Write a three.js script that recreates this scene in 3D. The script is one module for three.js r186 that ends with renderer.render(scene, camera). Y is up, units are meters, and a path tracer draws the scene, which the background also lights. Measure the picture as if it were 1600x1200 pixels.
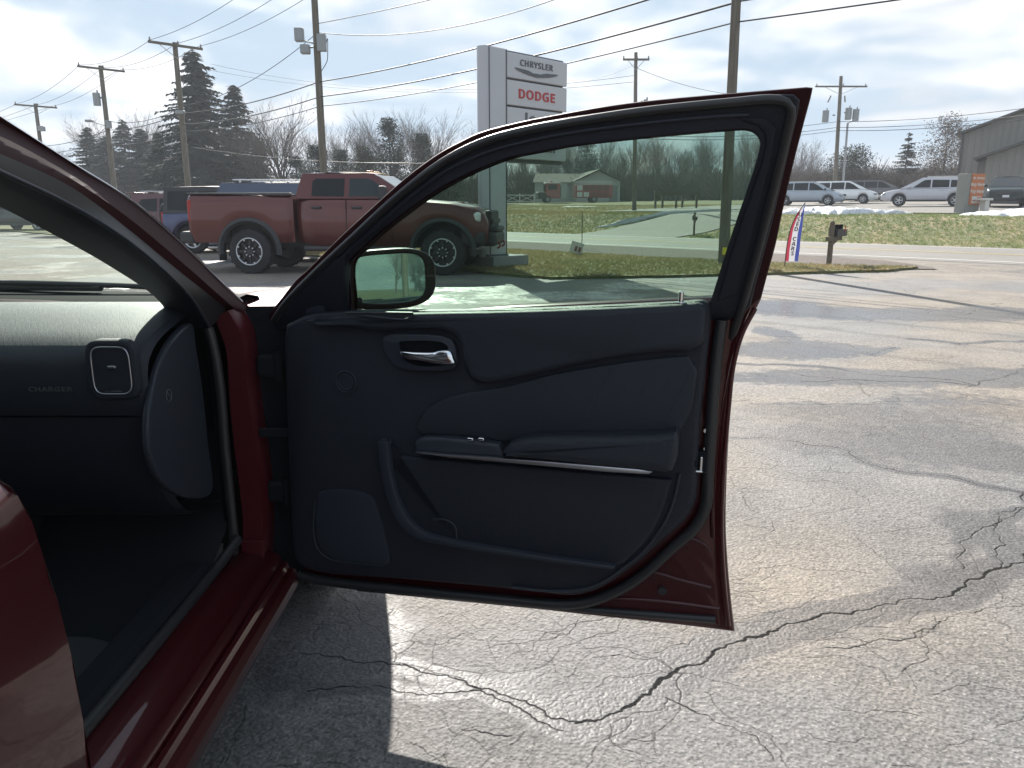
import * as THREE from 'three';
import { mergeGeometries, toCreasedNormals } from 'three/addons/utils/BufferGeometryUtils.js';
import { RoundedBoxGeometry } from 'three/addons/geometries/RoundedBoxGeometry.js';
import { FontLoader } from 'three/addons/loaders/FontLoader.js';
import { TextGeometry } from 'three/addons/geometries/TextGeometry.js';

// ---------------------------------------------------------------- camera, sky, sun, exposure
const scene = new THREE.Scene();
const EYE = 1.3, PITCH = 13 * Math.PI / 180, FOC = 1200, CP = Math.cos(PITCH), SP = Math.sin(PITCH);
const camera = new THREE.PerspectiveCamera(53.13, 4 / 3, 0.05, 2000);
camera.position.set(0, EYE, 0);
camera.rotation.x = -PITCH;
const renderer = new THREE.WebGLRenderer({ antialias: true });
renderer.toneMapping = THREE.LinearToneMapping;
renderer.toneMappingExposure = 2.4;
renderer.shadowMap.enabled = true;
const SUN_AZ = -11.6 * Math.PI / 180, SUN_EL = 30.5 * Math.PI / 180;
const sunDir = new THREE.Vector3(Math.sin(SUN_AZ) * Math.cos(SUN_EL), Math.sin(SUN_EL), -Math.cos(SUN_AZ) * Math.cos(SUN_EL));
const sun = new THREE.DirectionalLight(new THREE.Color(1, 0.95, 0.875), 5);
sun.position.copy(sunDir).multiplyScalar(120);
sun.castShadow = true;
sun.shadow.mapSize.set(4096, 4096);
Object.assign(sun.shadow.camera, { left: -60, right: 60, top: 60, bottom: -60, near: 1, far: 300 });
scene.add(sun, sun.target);

// ---------------------------------------------------------------- small tools
let SEED = 1234567;
const rnd = () => { SEED = (SEED + 0x6d2b79f5) | 0; let t = Math.imul(SEED ^ (SEED >>> 15), 1 | SEED); t = (t + Math.imul(t ^ (t >>> 7), 61 | t)) ^ t; return ((t ^ (t >>> 14)) >>> 0) / 4294967296; };
const rr = (a, b) => a + (b - a) * rnd();
const clamp = (x, a = 0, b = 1) => Math.min(b, Math.max(a, x));
const lerp = (a, b, t) => a + (b - a) * t;
const sst = (a, b, x) => { const t = clamp((x - a) / (b - a)); return t * t * (3 - 2 * t); };
const V = (x, y, z) => new THREE.Vector3(x, y, z);
const NT = new Float32Array(65536); for (let i = 0; i < 65536; i++) NT[i] = rnd();
function vn(x, y) {
  const xi = Math.floor(x), yi = Math.floor(y); let fx = x - xi, fy = y - yi; fx = fx * fx * (3 - 2 * fx); fy = fy * fy * (3 - 2 * fy);
  const a = xi & 255, b = (xi + 1) & 255, c = (yi & 255) << 8, d = ((yi + 1) & 255) << 8;
  const p = NT[a + c], q = NT[b + c], r = NT[a + d], s = NT[b + d];
  return p + (q - p) * fx + (r - p + (p - q - r + s) * fx) * fy;
}
function fbm(x, y, n = 4) { let s = 0, a = 0.5; for (let i = 0; i < n; i++) { s += a * vn(x, y); x = x * 2.03 + 17.7; y = y * 2.03 + 9.3; a *= 0.5; } return s / (1 - Math.pow(0.5, n)); }
function interp(tab, x) { if (x <= tab[0][0]) return tab[0][1]; for (let i = 1; i < tab.length; i++) if (x <= tab[i][0]) { const [a, b] = tab[i - 1], [c, d] = tab[i]; return b + (d - b) * (x - a) / (c - a); } return tab[tab.length - 1][1]; }
// a photo pixel as a direction: [sideways per metre ahead, upwards per metre ahead]
function dirOf(px, py) { const cx = (px - 800) / FOC, cy = (600 - py) / FOC, z = CP + cy * SP; return [cx / z, (cy * CP - SP) / z]; }
const at = (px, py, f) => { const d = dirOf(px, py); return V(d[0] * f, EYE + d[1] * f, -f); };
const onGround = (px, py, h = 0) => { const d = dirOf(px, py), f = (h - EYE) / d[1]; return [d[0] * f, f]; };
const onSide = (px, py, lat) => { const d = dirOf(px, py); return at(px, py, lat / d[0]); };

const names = new Map();
const numbered = (n) => { const k = names.get(n) ?? 0; names.set(n, k + 1); return k ? n + '_' + String(k).padStart(3, '0') : n; };
function clean(g) {
  g = g.index ? g.toNonIndexed() : g;
  for (const k of Object.keys(g.attributes)) if (!['position', 'normal', 'uv', 'color'].includes(k)) g.deleteAttribute(k);
  if (!g.attributes.normal) g.computeVertexNormals();
  if (!g.attributes.uv) g.setAttribute('uv', new THREE.BufferAttribute(new Float32Array(g.attributes.position.count * 2), 2));
  g.morphAttributes = {}; g.clearGroups();
  return g;
}
const join = (...l) => { l = l.flat().filter(Boolean); return l.length === 1 ? clean(l[0]) : mergeGeometries(l.map(clean)); };
function part(name, geo, mat, parent) {
  const m = new THREE.Mesh(Array.isArray(geo) ? join(geo) : geo, mat); m.name = name; m.castShadow = m.receiveShadow = true; parent.add(m); return m;
}
function tag(o, label, category, group, kind) { o.userData = { ...o.userData, label, category }; if (group) o.userData.group = group; if (kind) o.userData.kind = kind; return o; }
function thing(name, label, category, pos = [0, 0, 0], turn = 0, group) {
  const o = new THREE.Group(); o.name = numbered(name); o.position.set(...pos); o.rotation.y = turn; scene.add(o); return tag(o, label, category, group);
}
function solo(name, geo, mat, label, category, group) { return tag(part(numbered(name), geo, mat, scene), label, category, group); }
function struct(name, geo, mat) { const m = part(numbered(name), geo, mat, scene); m.userData.kind = 'structure'; return m; }
// geometry makers
const bx = (w, h, d, x = 0, y = 0, z = 0, ry = 0, rx = 0, rz = 0) => { const g = new THREE.BoxGeometry(w, h, d); if (rx) g.rotateX(rx); if (rz) g.rotateZ(rz); if (ry) g.rotateY(ry); return g.translate(x, y, z); };
const rb = (w, h, d, x = 0, y = 0, z = 0, r = 0.02, ry = 0) => { const g = new RoundedBoxGeometry(w, h, d, 2, Math.min(r, w / 2.01, h / 2.01, d / 2.01)); if (ry) g.rotateY(ry); return g.translate(x, y, z); };
function rod(a, b, r0, r1 = r0, n = 6, caps = false) {
  const d = b.clone().sub(a), g = new THREE.CylinderGeometry(r1, r0, d.length(), n, 1, !caps);
  g.applyQuaternion(new THREE.Quaternion().setFromUnitVectors(V(0, 1, 0), d.normalize()));
  return g.translate((a.x + b.x) / 2, (a.y + b.y) / 2, (a.z + b.z) / 2);
}
const tube = (pts, r, seg = 24, n = 6, closed = false) => new THREE.TubeGeometry(new THREE.CatmullRomCurve3(pts, closed, 'catmullrom', 0.3), seg, r, n, closed);
function spline(pts, n, closed = false) { // 2-D smooth curve through points
  return new THREE.CatmullRomCurve3(pts.map((p) => V(p[0], p[1], 0)), closed, 'centripetal').getPoints(n).map((p) => [p.x, p.y]);
}
function spline3(pts, n) { return new THREE.CatmullRomCurve3(pts, false, 'centripetal').getPoints(n); }
// a surface through rows of points (all rows as long); uv in metres along and across
function loft(rows, { closed = false, crease = 0.7, flip = false } = {}) {
  const n = rows[0].length, pos = [], uv = [], idx = []; let vv = 0;
  rows.forEach((r, i) => { let u = 0; if (i) vv += r[0].distanceTo(rows[i - 1][0]); r.forEach((p, j) => { if (j) u += p.distanceTo(r[j - 1]); pos.push(p.x, p.y, p.z); uv.push(u, vv); }); });
  const m = closed ? rows.length : rows.length - 1;
  for (let i = 0; i < m; i++) for (let j = 0; j < n - 1; j++) {
    const a = i * n + j, b = a + 1, c = ((i + 1) % rows.length) * n + j, d = c + 1;
    flip ? idx.push(a, b, c, b, d, c) : idx.push(a, c, b, b, c, d);
  }
  const g = new THREE.BufferGeometry(); g.setAttribute('position', new THREE.Float32BufferAttribute(pos, 3)); g.setAttribute('uv', new THREE.Float32BufferAttribute(uv, 2)); g.setIndex(idx);
  g.computeVertexNormals();
  return crease ? toCreasedNormals(g, crease) : g;
}
function shapeOf(pts, holes = []) { const s = new THREE.Shape(pts.map((p) => new THREE.Vector2(p[0], p[1]))); for (const h of holes) s.holes.push(new THREE.Path(h.map((p) => new THREE.Vector2(p[0], p[1])))); return s; }
function extr(pts, depth, bevel = 0, holes = [], seg = 2) {
  return new THREE.ExtrudeGeometry(shapeOf(pts, holes), { depth: depth - 2 * bevel, bevelEnabled: bevel > 0, bevelSize: bevel, bevelThickness: bevel, bevelOffset: -bevel, bevelSegments: seg, curveSegments: 8 }).translate(0, 0, bevel);
}
// materials
const C = (r, g, b) => new THREE.Color().setRGB(r, g, b);
const std = (c, rough = 0.7, o = {}) => new THREE.MeshStandardMaterial({ color: C(...c), roughness: rough, ...o });
const dull = (c, rough, spec, o = {}) => new THREE.MeshPhysicalMaterial({ color: C(...c), roughness: rough, specularIntensity: spec, ...o });
const paint = (c, o = {}) => new THREE.MeshPhysicalMaterial({ color: C(...c), roughness: 0.32, metalness: 0.25, clearcoat: 1, clearcoatRoughness: 0.04, ...o });
const pane = (c, o = {}) => new THREE.MeshPhysicalMaterial({ color: C(...c), roughness: 0, transmission: 1, thickness: 0, ior: 1.5, ...o });
function dataTex(w, h, fill, srgb = false, wrap = true) {
  const d = new Uint8Array(w * h * 4);
  for (let y = 0; y < h; y++) for (let x = 0; x < w; x++) { const c = fill(x / w, y / h, x, y), i = (y * w + x) * 4; d[i] = clamp(c[0]) * 255; d[i + 1] = clamp(c[1]) * 255; d[i + 2] = clamp(c[2]) * 255; d[i + 3] = 255; }
  const t = new THREE.DataTexture(d, w, h); t.magFilter = THREE.LinearFilter; t.minFilter = THREE.LinearMipmapLinearFilter; t.generateMipmaps = true;
  if (wrap) t.wrapS = t.wrapT = THREE.RepeatWrapping; if (srgb) t.colorSpace = THREE.SRGBColorSpace; t.needsUpdate = true; return t;
}
const toS = (x) => x <= 0.0031308 ? x * 12.92 : 1.055 * Math.pow(x, 1 / 2.4) - 0.055;
// periodic noise for tiles
function tileNoise(u, v, cells, seed = 0) {
  const x = u * cells, y = v * cells, xi = Math.floor(x), yi = Math.floor(y); let fx = x - xi, fy = y - yi; fx = fx * fx * (3 - 2 * fx); fy = fy * fy * (3 - 2 * fy);
  const h = (i, j) => NT[((((i % cells) + cells) % cells) * 7919 + (((j % cells) + cells) % cells) * 104729 + seed * 31337) & 65535];
  return lerp(lerp(h(xi, yi), h(xi + 1, yi), fx), lerp(h(xi, yi + 1), h(xi + 1, yi + 1), fx), fy);
}
const tileFbm = (u, v, c, n = 4, s = 0) => { let t = 0, a = 0.5; for (let i = 0; i < n; i++) { t += a * tileNoise(u, v, c << i, s + i); a *= 0.5; } return t / (1 - Math.pow(0.5, n)); };

// ---------------------------------------------------------------- sky: thin bright cloud over pale blue
{
  const W = 2048, H = 1024, d = new Float32Array(W * H * 4);
  for (let y = 0; y < H; y++) {
    const el = ((y + 0.5) / H - 0.5) * Math.PI, sy = Math.sin(el), cy = Math.cos(el);
    for (let x = 0; x < W; x++) {
      const az = ((x + 0.5) / W - 0.5) * 2 * Math.PI, dx = Math.cos(az) * cy, dz = Math.sin(az) * cy, i = (y * W + x) * 4;
      const up = Math.max(sy, 0), k = 1 / (up + 0.16), px = dx * k, pz = dz * k;
      const wx = px + 0.7 * fbm(px * 1.3 + 40, pz * 1.3 + 11, 3), wz = pz + 0.7 * fbm(px * 1.3 + 4, pz * 1.3 + 71, 3);
      const big = fbm(wx * 1.15 + 3, wz * 1.15 + 8, 6), fine = fbm(wx * 4.2 + 31, wz * 4.2 + 5, 5), puff = fbm(wx * 2.4 + 13, wz * 2.4 + 50, 6);
      let cloud = sst(0.43, 0.63, big * 0.45 + fine * 0.2 + puff * 0.35);
      cloud = Math.max(cloud, 0.7 * (1 - sst(0.0, 0.09, up)));
      const thick = sst(0.42, 0.7, fbm(wx * 1.7 + 90, wz * 1.7 + 23, 6));
      const sd = dx * sunDir.x + sy * sunDir.y + dz * sunDir.z, near = Math.exp(-(1 - sd) * 4.5);
      const blue = [0.28 + 0.12 * (1 - up), 0.41 + 0.10 * (1 - up), 0.55 + 0.07 * (1 - up)];
      const lum = lerp(0.74, 0.50, thick * 0.8) + 0.14 * (fine - 0.5) + 0.34 * (puff - 0.5);
      for (let c = 0; c < 3; c++) {
        const wh = lum * [0.975, 1, 1.045][c];
        d[i + c] = (lerp(blue[c], wh, cloud) + near * (0.08 + 0.14 * cloud)) * 0.57;
      }
      d[i + 3] = 1;
    }
  }
  const t = new THREE.DataTexture(d, W, H, THREE.RGBAFormat, THREE.FloatType); t.mapping = THREE.EquirectangularReflectionMapping; t.magFilter = t.minFilter = THREE.LinearFilter; t.needsUpdate = true;
  scene.background = t; scene.environment = t;
}
// ---------------------------------------------------------------- the ground: lot, road, verges, far bank
// p runs along the road (away to the far poles), q runs across it (away from the lot)
const R2 = Math.SQRT1_2;
const PQ = (p, q) => [(q - p) * R2, (q + p) * R2];
const pOf = (x, f) => (f - x) * R2, qOf = (x, f) => (f + x) * R2;
const RISE = [[-500, -0.05], [19, -0.05], [20.8, -0.03], [28.9, -0.03], [29.6, 0.0], [31.5, 0.14], [37, 0.86], [40, 0.96], [44, 1.04], [54, 1.28], [62, 1.45], [72, 1.75], [100, 2.2], [140, 3.0], [230, 5], [330, 9], [420, 12], [600, 13]];
const hill = (x, f) => { const q = qOf(x, f), p = pOf(x, f); let h = interp(RISE, q); if (q > 29.5) h += sst(29.5, 36, q) * (0.12 * (fbm(p * 0.11 + 5, q * 0.11, 3) - 0.5) + (q > 150 ? Math.min(q - 150, 200) * 0.03 * (fbm(p * 0.008 + 3, q * 0.008 + 1, 3) - 0.42) : 0)); return h; };
function grid(p0, p1, np, q0, q1, nq, lift, uvs = 1) {
  if (Array.isArray(q0)) nq = q0.length - 1;
  const pos = [], uv = [], idx = [];
  for (let j = 0; j <= nq; j++) for (let i = 0; i <= np; i++) {
    const q = Array.isArray(q0) ? q0[j] : lerp(q0, q1, j / nq), [x, f] = PQ(lerp(p0, p1, i / np), q); pos.push(x, hill(x, f) + lift, -f); uv.push(x / uvs, f / uvs);
    if (i < np && j < nq) { const a = j * (np + 1) + i; idx.push(a, a + np + 1, a + 1, a + 1, a + np + 1, a + np + 2); }
  }
  const g = new THREE.BufferGeometry(); g.setAttribute('position', new THREE.Float32BufferAttribute(pos, 3)); g.setAttribute('uv', new THREE.Float32BufferAttribute(uv, 2)); g.setIndex(idx); g.computeVertexNormals();
  if (g.attributes.normal.getY(0) < 0) { const ix = g.index.array; for (let i = 0; i < ix.length; i += 3) { const t = ix[i]; ix[i] = ix[i + 1]; ix[i + 1] = t; } g.computeVertexNormals(); }
  return g;
}
// flat polygon [sideways, ahead] on the ground, uv in metres
function flat(pts, y, holes = [], uvs = 1) {
  const g = new THREE.ShapeGeometry(shapeOf(pts, holes)), a = g.attributes.position, u = g.attributes.uv;
  for (let i = 0; i < a.count; i++) { const x = a.getX(i), f = a.getY(i); a.setXYZ(i, x, y, -f); u.setXY(i, x / uvs, f / uvs); }
  const ix = g.index.array; g.computeVertexNormals(); if (g.attributes.normal.getY(0) < 0) { for (let i = 0; i < ix.length; i += 3) { const t = ix[i]; ix[i] = ix[i + 1]; ix[i + 1] = t; } g.computeVertexNormals(); }
  return g;
}
// dormant turf
const turfTex = dataTex(512, 512, (u, v) => {
  const a = tileFbm(u, v, 6, 5, 1), b = tileFbm(u, v, 48, 3, 4), g = sst(0.35, 0.65, a), k = 0.45 + 1.1 * b;
  return [toS(lerp(0.19, 0.12, g) * k), toS(lerp(0.15, 0.122, g) * k), toS(lerp(0.072, 0.048, g) * k)];
}, true);
const turfBump = dataTex(512, 512, (u, v) => { const b = tileFbm(u, v, 64, 3, 7) * 0.7 + tileFbm(u, v, 12, 3, 9) * 0.3; return [b, b, b]; });
const turf = std([1, 1, 1], 1, { map: turfTex, bumpMap: turfBump, bumpScale: 0.05 });
const woodTex = dataTex(256, 256, (u, v) => { const a = tileFbm(u, v, 10, 5, 21), k = 0.5 + a; return [toS(0.085 * k), toS(0.068 * k), toS(0.052 * k)]; }, true);
const QS = []; for (let q = -120; q < 19; q += 20) QS.push(q); for (let q = 19; q < 46; q += 0.75) QS.push(q); for (let q = 46; q < 100; q += 3) QS.push(q); for (let q = 100; q <= 600; q += 20) QS.push(q);
struct('ground', grid(-260, 420, 260, QS, 0, 0, 0, 5), turf);

// ---- asphalt of the lot: aggregate, fine crazing, traced cracks, damp patches
const g2 = (px, py) => onGround(px, py);
const CRACKS = [
  [0.012, [[1660, 842], [1600, 868], [1575, 886], [1530, 905], [1490, 925], [1450, 937], [1400, 945], [1330, 960], [1250, 972], [1215, 985], [1190, 995], [1150, 1004], [1120, 1015], [1080, 1040], [1050, 1052], [1030, 1065], [1000, 1090], [960, 1115], [930, 1128], [900, 1130]]],
  [0.006, [[470, 1022], [520, 1026], [560, 1035], [620, 1038], [650, 1046], [700, 1055], [745, 1075], [780, 1085], [820, 1095], [850, 1110], [890, 1128], [930, 1128]]],
  [0.005, [[480, 1080], [560, 1075], [625, 1082], [670, 1086], [720, 1080], [770, 1086], [800, 1100], [840, 1128], [880, 1142]]],
  [0.006, [[1120, 682], [1200, 684], [1230, 688], [1290, 697], [1330, 705], [1370, 728], [1400, 735], [1460, 742], [1500, 748], [1540, 760], [1600, 770], [1680, 790]]],
  [0.006, [[1600, 770], [1560, 800], [1555, 830], [1556, 870], [1560, 890]]],
  [0.006, [[1600, 795], [1580, 808], [1557, 822], [1520, 835], [1500, 850], [1505, 890]]],
  [0.010, [[1640, 570], [1590, 582], [1565, 590], [1527, 602], [1480, 593], [1430, 590], [1380, 587], [1330, 580], [1280, 573], [1230, 570], [1130, 566]]],
  [0.010, [[1527, 602], [1500, 600], [1420, 597], [1350, 594], [1250, 597]]],
  [0.010, [[1640, 532], [1600, 534], [1540, 534], [1500, 538], [1460, 532], [1420, 530]]],
  [0.010, [[1400, 543], [1380, 548], [1360, 555]]], [0.010, [[1568, 473], [1560, 481], [1520, 487], [1500, 492]]],
  [0.004, [[1600, 945], [1540, 950], [1480, 965], [1440, 985], [1390, 1000], [1340, 1010], [1290, 1012]]],
  [0.004, [[1040, 1090], [1090, 1115], [1140, 1135], [1180, 1150], [1210, 1190]]],
  [0.002, [[1300, 1105], [1350, 1115], [1400, 1112], [1440, 1120]]], [0.003, [[1440, 985], [1450, 1010], [1440, 1035], [1410, 1050]]],
  [0.004, [[640, 1000], [700, 1004], [720, 990], [760, 985]]], [0.004, [[860, 1000], [900, 975], [960, 965], [1010, 975], [1060, 960]]],
  [0.002, [[640, 1160], [690, 1190]]], [0.003, [[720, 1140], [760, 1145], [800, 1150]]],
].map(([w, l]) => [w, l.map(([x, y]) => g2(x, y))]);
function jag(l, amp, depth) { for (let k = 0; k < depth; k++) { const o = [l[0]]; for (let i = 1; i < l.length; i++) { const [a, b] = [l[i - 1], l[i]], d = Math.hypot(b[0] - a[0], b[1] - a[1]); o.push([(a[0] + b[0]) / 2 + rr(-amp, amp) * d, (a[1] + b[1]) / 2 + rr(-amp, amp) * d], b); } l = o; } return l; }
CRACKS.forEach((c) => { c[1] = jag(c[1], 0.16, 4); });
for (let k = 0; k < 420; k++) { // short hairline cracks
  const near = k < 280, l = [near ? [rr(-1.5, 3.6), rr(1.3, 5.2)] : [rr(-7, 9), rr(4.5, 15)]]; let a = rr(0, 6.28); const n = 2 + Math.floor(rnd() * 6), st = near ? rr(0.05, 0.12) : rr(0.12, 0.3);
  if (rnd() < 0.55) a = rr(-0.5, 0.5);
  for (let i = 0; i < n; i++) { const q = l[l.length - 1]; l.push([q[0] + Math.cos(a) * st, q[1] + Math.sin(a) * st]); a += rr(-0.9, 0.9); }
  CRACKS.push([near ? rr(0.001, 0.0024) : rr(0.003, 0.006), jag(l, 0.16, 2)]);
}
// damp patches: [px, py, half width px, half height px, strength]
const DAMP = [[1230, 483, 90, 14, 1], [1440, 492, 150, 10, 0.9], [1575, 488, 60, 9, 0.7], [1210, 520, 30, 12, 0.8], [1240, 547, 130, 14, 0.9], [1330, 590, 200, 12, 1], [1560, 590, 90, 14, 1], [1260, 640, 130, 12, 0.7], [1400, 690, 200, 40, 0.75], [1500, 640, 120, 30, 0.5],
  [1590, 720, 90, 26, 0.7], [1540, 830, 60, 36, 0.9], [1480, 905, 80, 26, 0.8], [1240, 985, 90, 14, 0.7], [1120, 1020, 60, 14, 0.5], [900, 1108, 75, 22, 1], [760, 1060, 110, 26, 0.55], [560, 1000, 90, 60, 0.9], [690, 975, 60, 20, 0.1], [880, 1010, 110, 30, 0.3], [840, 1090, 150, 30, 0.35], [480, 1030, 80, 60, 0.9], [470, 960, 60, 30, 0.8],
  [900, 462, 120, 8, 0.8], [1010, 447, 80, 6, 0.6], [730, 450, 60, 6, 0.7], [640, 470, 120, 10, 0.5], [1000, 1150, 120, 30, 0.25], [1440, 985, 60, 14, 0.4]]
  .map(([x, y, a, b, s]) => { const [cx, cf] = g2(x, y), [ex] = g2(x + a, y), [, ff] = g2(x, y - b), [, fn] = g2(x, y + b); return [cx, (ff + fn) / 2, Math.abs(ex - cx), (ff - fn) / 2, s]; });
function strokes(ctx, list, kx, kf, x0, f0, style, wmul, wmin) {
  ctx.strokeStyle = style; ctx.lineCap = 'round'; ctx.lineJoin = 'round';
  for (const [w, l] of list) l.forEach(([x, f], i) => { if (!i) return; const [a, b] = l[i - 1], v = wmul > 1 ? 1 : 0.35 + 1.25 * vn(x * 9 + 3, f * 9) * (0.5 + vn(x * 41, f * 41)); ctx.lineWidth = Math.max(wmin * (wmul > 1 ? 1 : Math.min(1, v + 0.2)), w * wmul * v * Math.sqrt(kx * kf)); ctx.beginPath(); ctx.moveTo((a - x0) * kx, (b - f0) * kf); ctx.lineTo((x - x0) * kx, (f - f0) * kf); ctx.stroke(); });
}
function worleyEdge(x, y) { // distance between the two closest cell points
  const xi = Math.floor(x), yi = Math.floor(y); let a = 9, b = 9;
  for (let j = -1; j <= 1; j++) for (let i = -1; i <= 1; i++) {
    const k = (((xi + i) & 255) + (((yi + j) & 255) << 8)) & 65535, dx = xi + i + NT[k] - x, dy = yi + j + NT[(k * 5 + 977) & 65535] - y, d = dx * dx + dy * dy;
    if (d < a) { b = a; a = d; } else if (d < b) b = d;
  }
  return Math.sqrt(b) - Math.sqrt(a);
}
function asphaltPatch(x0, x1, f0, f1, W, H) {
  const THIN = 0.75, cv = document.createElement('canvas'); cv.width = W; cv.height = H; const ctx = cv.getContext('2d'), kx = W / (x1 - x0), kf = H / (f1 - f0);
  ctx.fillStyle = '#000'; ctx.fillRect(0, 0, W, H);
  strokes(ctx, CRACKS, kx, kf, x0, f0, '#fff', THIN, 0.7);
  const crack = ctx.getImageData(0, 0, W, H).data;
  ctx.fillStyle = '#000'; ctx.fillRect(0, 0, W, H);
  for (const [cx, cf, a, b, s] of DAMP) { ctx.save(); ctx.translate((cx - x0) * kx, (cf - f0) * kf); ctx.scale(a * kx * 1.5, b * kf * 1.5); const g = ctx.createRadialGradient(0, 0, 0, 0, 0, 1); g.addColorStop(0, 'rgba(255,255,255,' + s + ')'); g.addColorStop(0.5, 'rgba(255,255,255,' + s * 0.75 + ')'); g.addColorStop(1, 'rgba(255,255,255,0)'); ctx.fillStyle = g; ctx.fillRect(-1, -1, 2, 2); ctx.restore(); }
  ctx.globalAlpha = 0.10; for (const m of [15, 9, 5]) strokes(ctx, CRACKS.slice(0, 10), kx, kf, x0, f0, '#fff', m, 2); ctx.globalAlpha = 1;
  const damp = ctx.getImageData(0, 0, W, H).data;
  const col = new Uint8Array(W * H * 4), rgh = new Uint8Array(W * H * 4), hgt = new Uint8Array(W * H * 4), S = new Uint8Array(4096); for (let i = 0; i < 4096; i++) S[i] = toS(i / 4095) * 255;
  const detail = kx > 200;
  for (let y = 0; y < H; y++) for (let x = 0; x < W; x++) {
    const i = (y * W + x) * 4, X = x0 + (x + 0.5) / kx, F = f0 + (y + 0.5) / kf;
    const big = fbm(X * 0.55 + 7, F * 0.55 + 3, 4), mid = fbm(X * 3.1 + 5, F * 3.1 + 77, 3), st = vn(X * 160, F * 160), sm = vn(X * 320 + 9, F * 320), co = vn(X * 60 + 3, F * 60), gr = vn(X * 130 + 61, F * 130 + 7);
    let hair = 0;
    if (detail) { const m = vn(X * 1.3 + 31, F * 1.3 + 8); if (m > 0.42) { const w = worleyEdge(X * 8 + 1.4 * mid, F * 8 + 1.2 * vn(X * 9, F * 9)); hair = (1 - sst(0.004, 0.028, w)) * sst(0.42, 0.6, m) * sst(0.25, 0.6, vn(X * 5 + 50, F * 5)); } }
    const ck = Math.max(crack[i] / 255, hair * 0.5);
    const wet = sst(0.26, 0.74, damp[i] / 255 * 0.95 + 0.55 * (mid - 0.5) + 0.25 * (st - 0.5) + 0.3 * (big - 0.5) + 0.3 * (vn(X * 21, F * 21) - 0.5) + 0.1);
    const tan = sst(0.35, 0.65, big), k = (0.30 + 0.42 * gr * gr + 0.62 * st + 0.62 * sm + 0.22 * (co - 0.5) + 0.5 * (mid - 0.5)) * (1 - 0.46 * wet) * (1 - 0.88 * ck);
    const r = lerp(0.138, 0.182, tan), g = lerp(0.132, 0.154, tan), b = lerp(0.129, 0.126, tan);
    const speck = sm > 0.86 && st > 0.55 ? 1.5 : 1;
    col[i] = S[Math.min(4095, r * k * speck * 4095) | 0]; col[i + 1] = S[Math.min(4095, g * k * speck * 4095) | 0]; col[i + 2] = S[Math.min(4095, b * k * speck * (1 + 0.05 * wet) * 4095) | 0]; col[i + 3] = 255;
    const ro = clamp(lerp(0.80, detail ? 0.52 + 0.2 * st : 0.18 + 0.12 * st, wet) + 0.3 * ck); rgh[i] = rgh[i + 1] = rgh[i + 2] = ro * 255; rgh[i + 3] = 255 * (1 - 0.75 * ck);
    const h = clamp(0.62 + (0.22 * (st - 0.5) + 0.14 * (sm - 0.5) + 0.26 * (gr - 0.5)) * (1 - (detail ? 0.25 : 0.8) * wet) + 0.1 * (co - 0.5) - 0.3 * ck); hgt[i] = hgt[i + 1] = hgt[i + 2] = h * 255; hgt[i + 3] = 255;
  }
  const T = (d, srgb) => { const t = new THREE.DataTexture(d, W, H); t.magFilter = THREE.LinearFilter; t.minFilter = THREE.LinearMipmapLinearFilter; t.generateMipmaps = true; if (srgb) t.colorSpace = THREE.SRGBColorSpace; t.needsUpdate = true; return t; };
  const gloss = T(rgh), m = new THREE.MeshPhysicalMaterial({ map: T(col, true), roughnessMap: gloss, specularIntensityMap: gloss, bumpMap: T(hgt), bumpScale: detail ? 0.007 : 0.012, roughness: 1 });
  const g = flat([[x0, f0], [x1, f0], [x1, f1], [x0, f1]], 0), u = g.attributes.uv, a = g.attributes.position;
  for (let i = 0; i < a.count; i++) u.setXY(i, (a.getX(i) - x0) / (x1 - x0), (-a.getZ(i) - f0) / (f1 - f0));
  return [g, m];
}
const lot = new THREE.Group(); lot.name = 'parking_lot'; lot.userData = { kind: 'structure', label: 'cracked grey asphalt of the car lot with damp patches', category: 'asphalt' }; scene.add(lot);
const PA = [-1.6, 3.9, 1.2, 5.0], PB = [-8, 9.6, 5.0, 15.5];
part('asphalt_surface', ...asphaltPatch(...PA, 2048, 1415), lot);
part('asphalt_surface', ...asphaltPatch(...PB, 2048, 1222), lot);
const tarTex = dataTex(1024, 1024, (u, v) => { const a = tileFbm(u, v, 3, 4, 3), b = tileFbm(u, v, 120, 2, 5), c = tileFbm(u, v, 24, 3, 8), t = sst(0.35, 0.65, a), k = 0.62 + 0.55 * b + 0.5 * (c - 0.5); return [toS(lerp(0.146, 0.186, t) * k), toS(lerp(0.139, 0.158, t) * k), toS(lerp(0.134, 0.130, t) * k)]; }, true);
const tarRough = dataTex(512, 512, (u, v) => { const a = tileFbm(u, v, 4, 5, 14), r = lerp(0.9, 0.4, sst(0.52, 0.66, a)); return [r, r, r]; });
const tarBump = dataTex(512, 512, (u, v) => { const b = tileFbm(u, v, 128, 2, 15); return [b, b, b]; });
const tar = std([1, 1, 1], 1, { map: tarTex, roughnessMap: tarRough, bumpMap: tarBump, bumpScale: 0.01 });
const LOTQ = 20.8 / R2;
const lotRing = [[-90, LOTQ + 90], [45.3, LOTQ - 45.3], [16, -13], [-90, -22]];
part('asphalt_surface', flat(lotRing, 0, [[[PA[0], PA[2]], [PA[1], PA[2]], [PA[1], PA[3]], [PB[1], PB[2]], [PB[1], PB[3]], [PB[0], PB[3]], [PB[0], PB[2]], [PA[0], PA[3]]]], 7), tar, lot);

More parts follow.
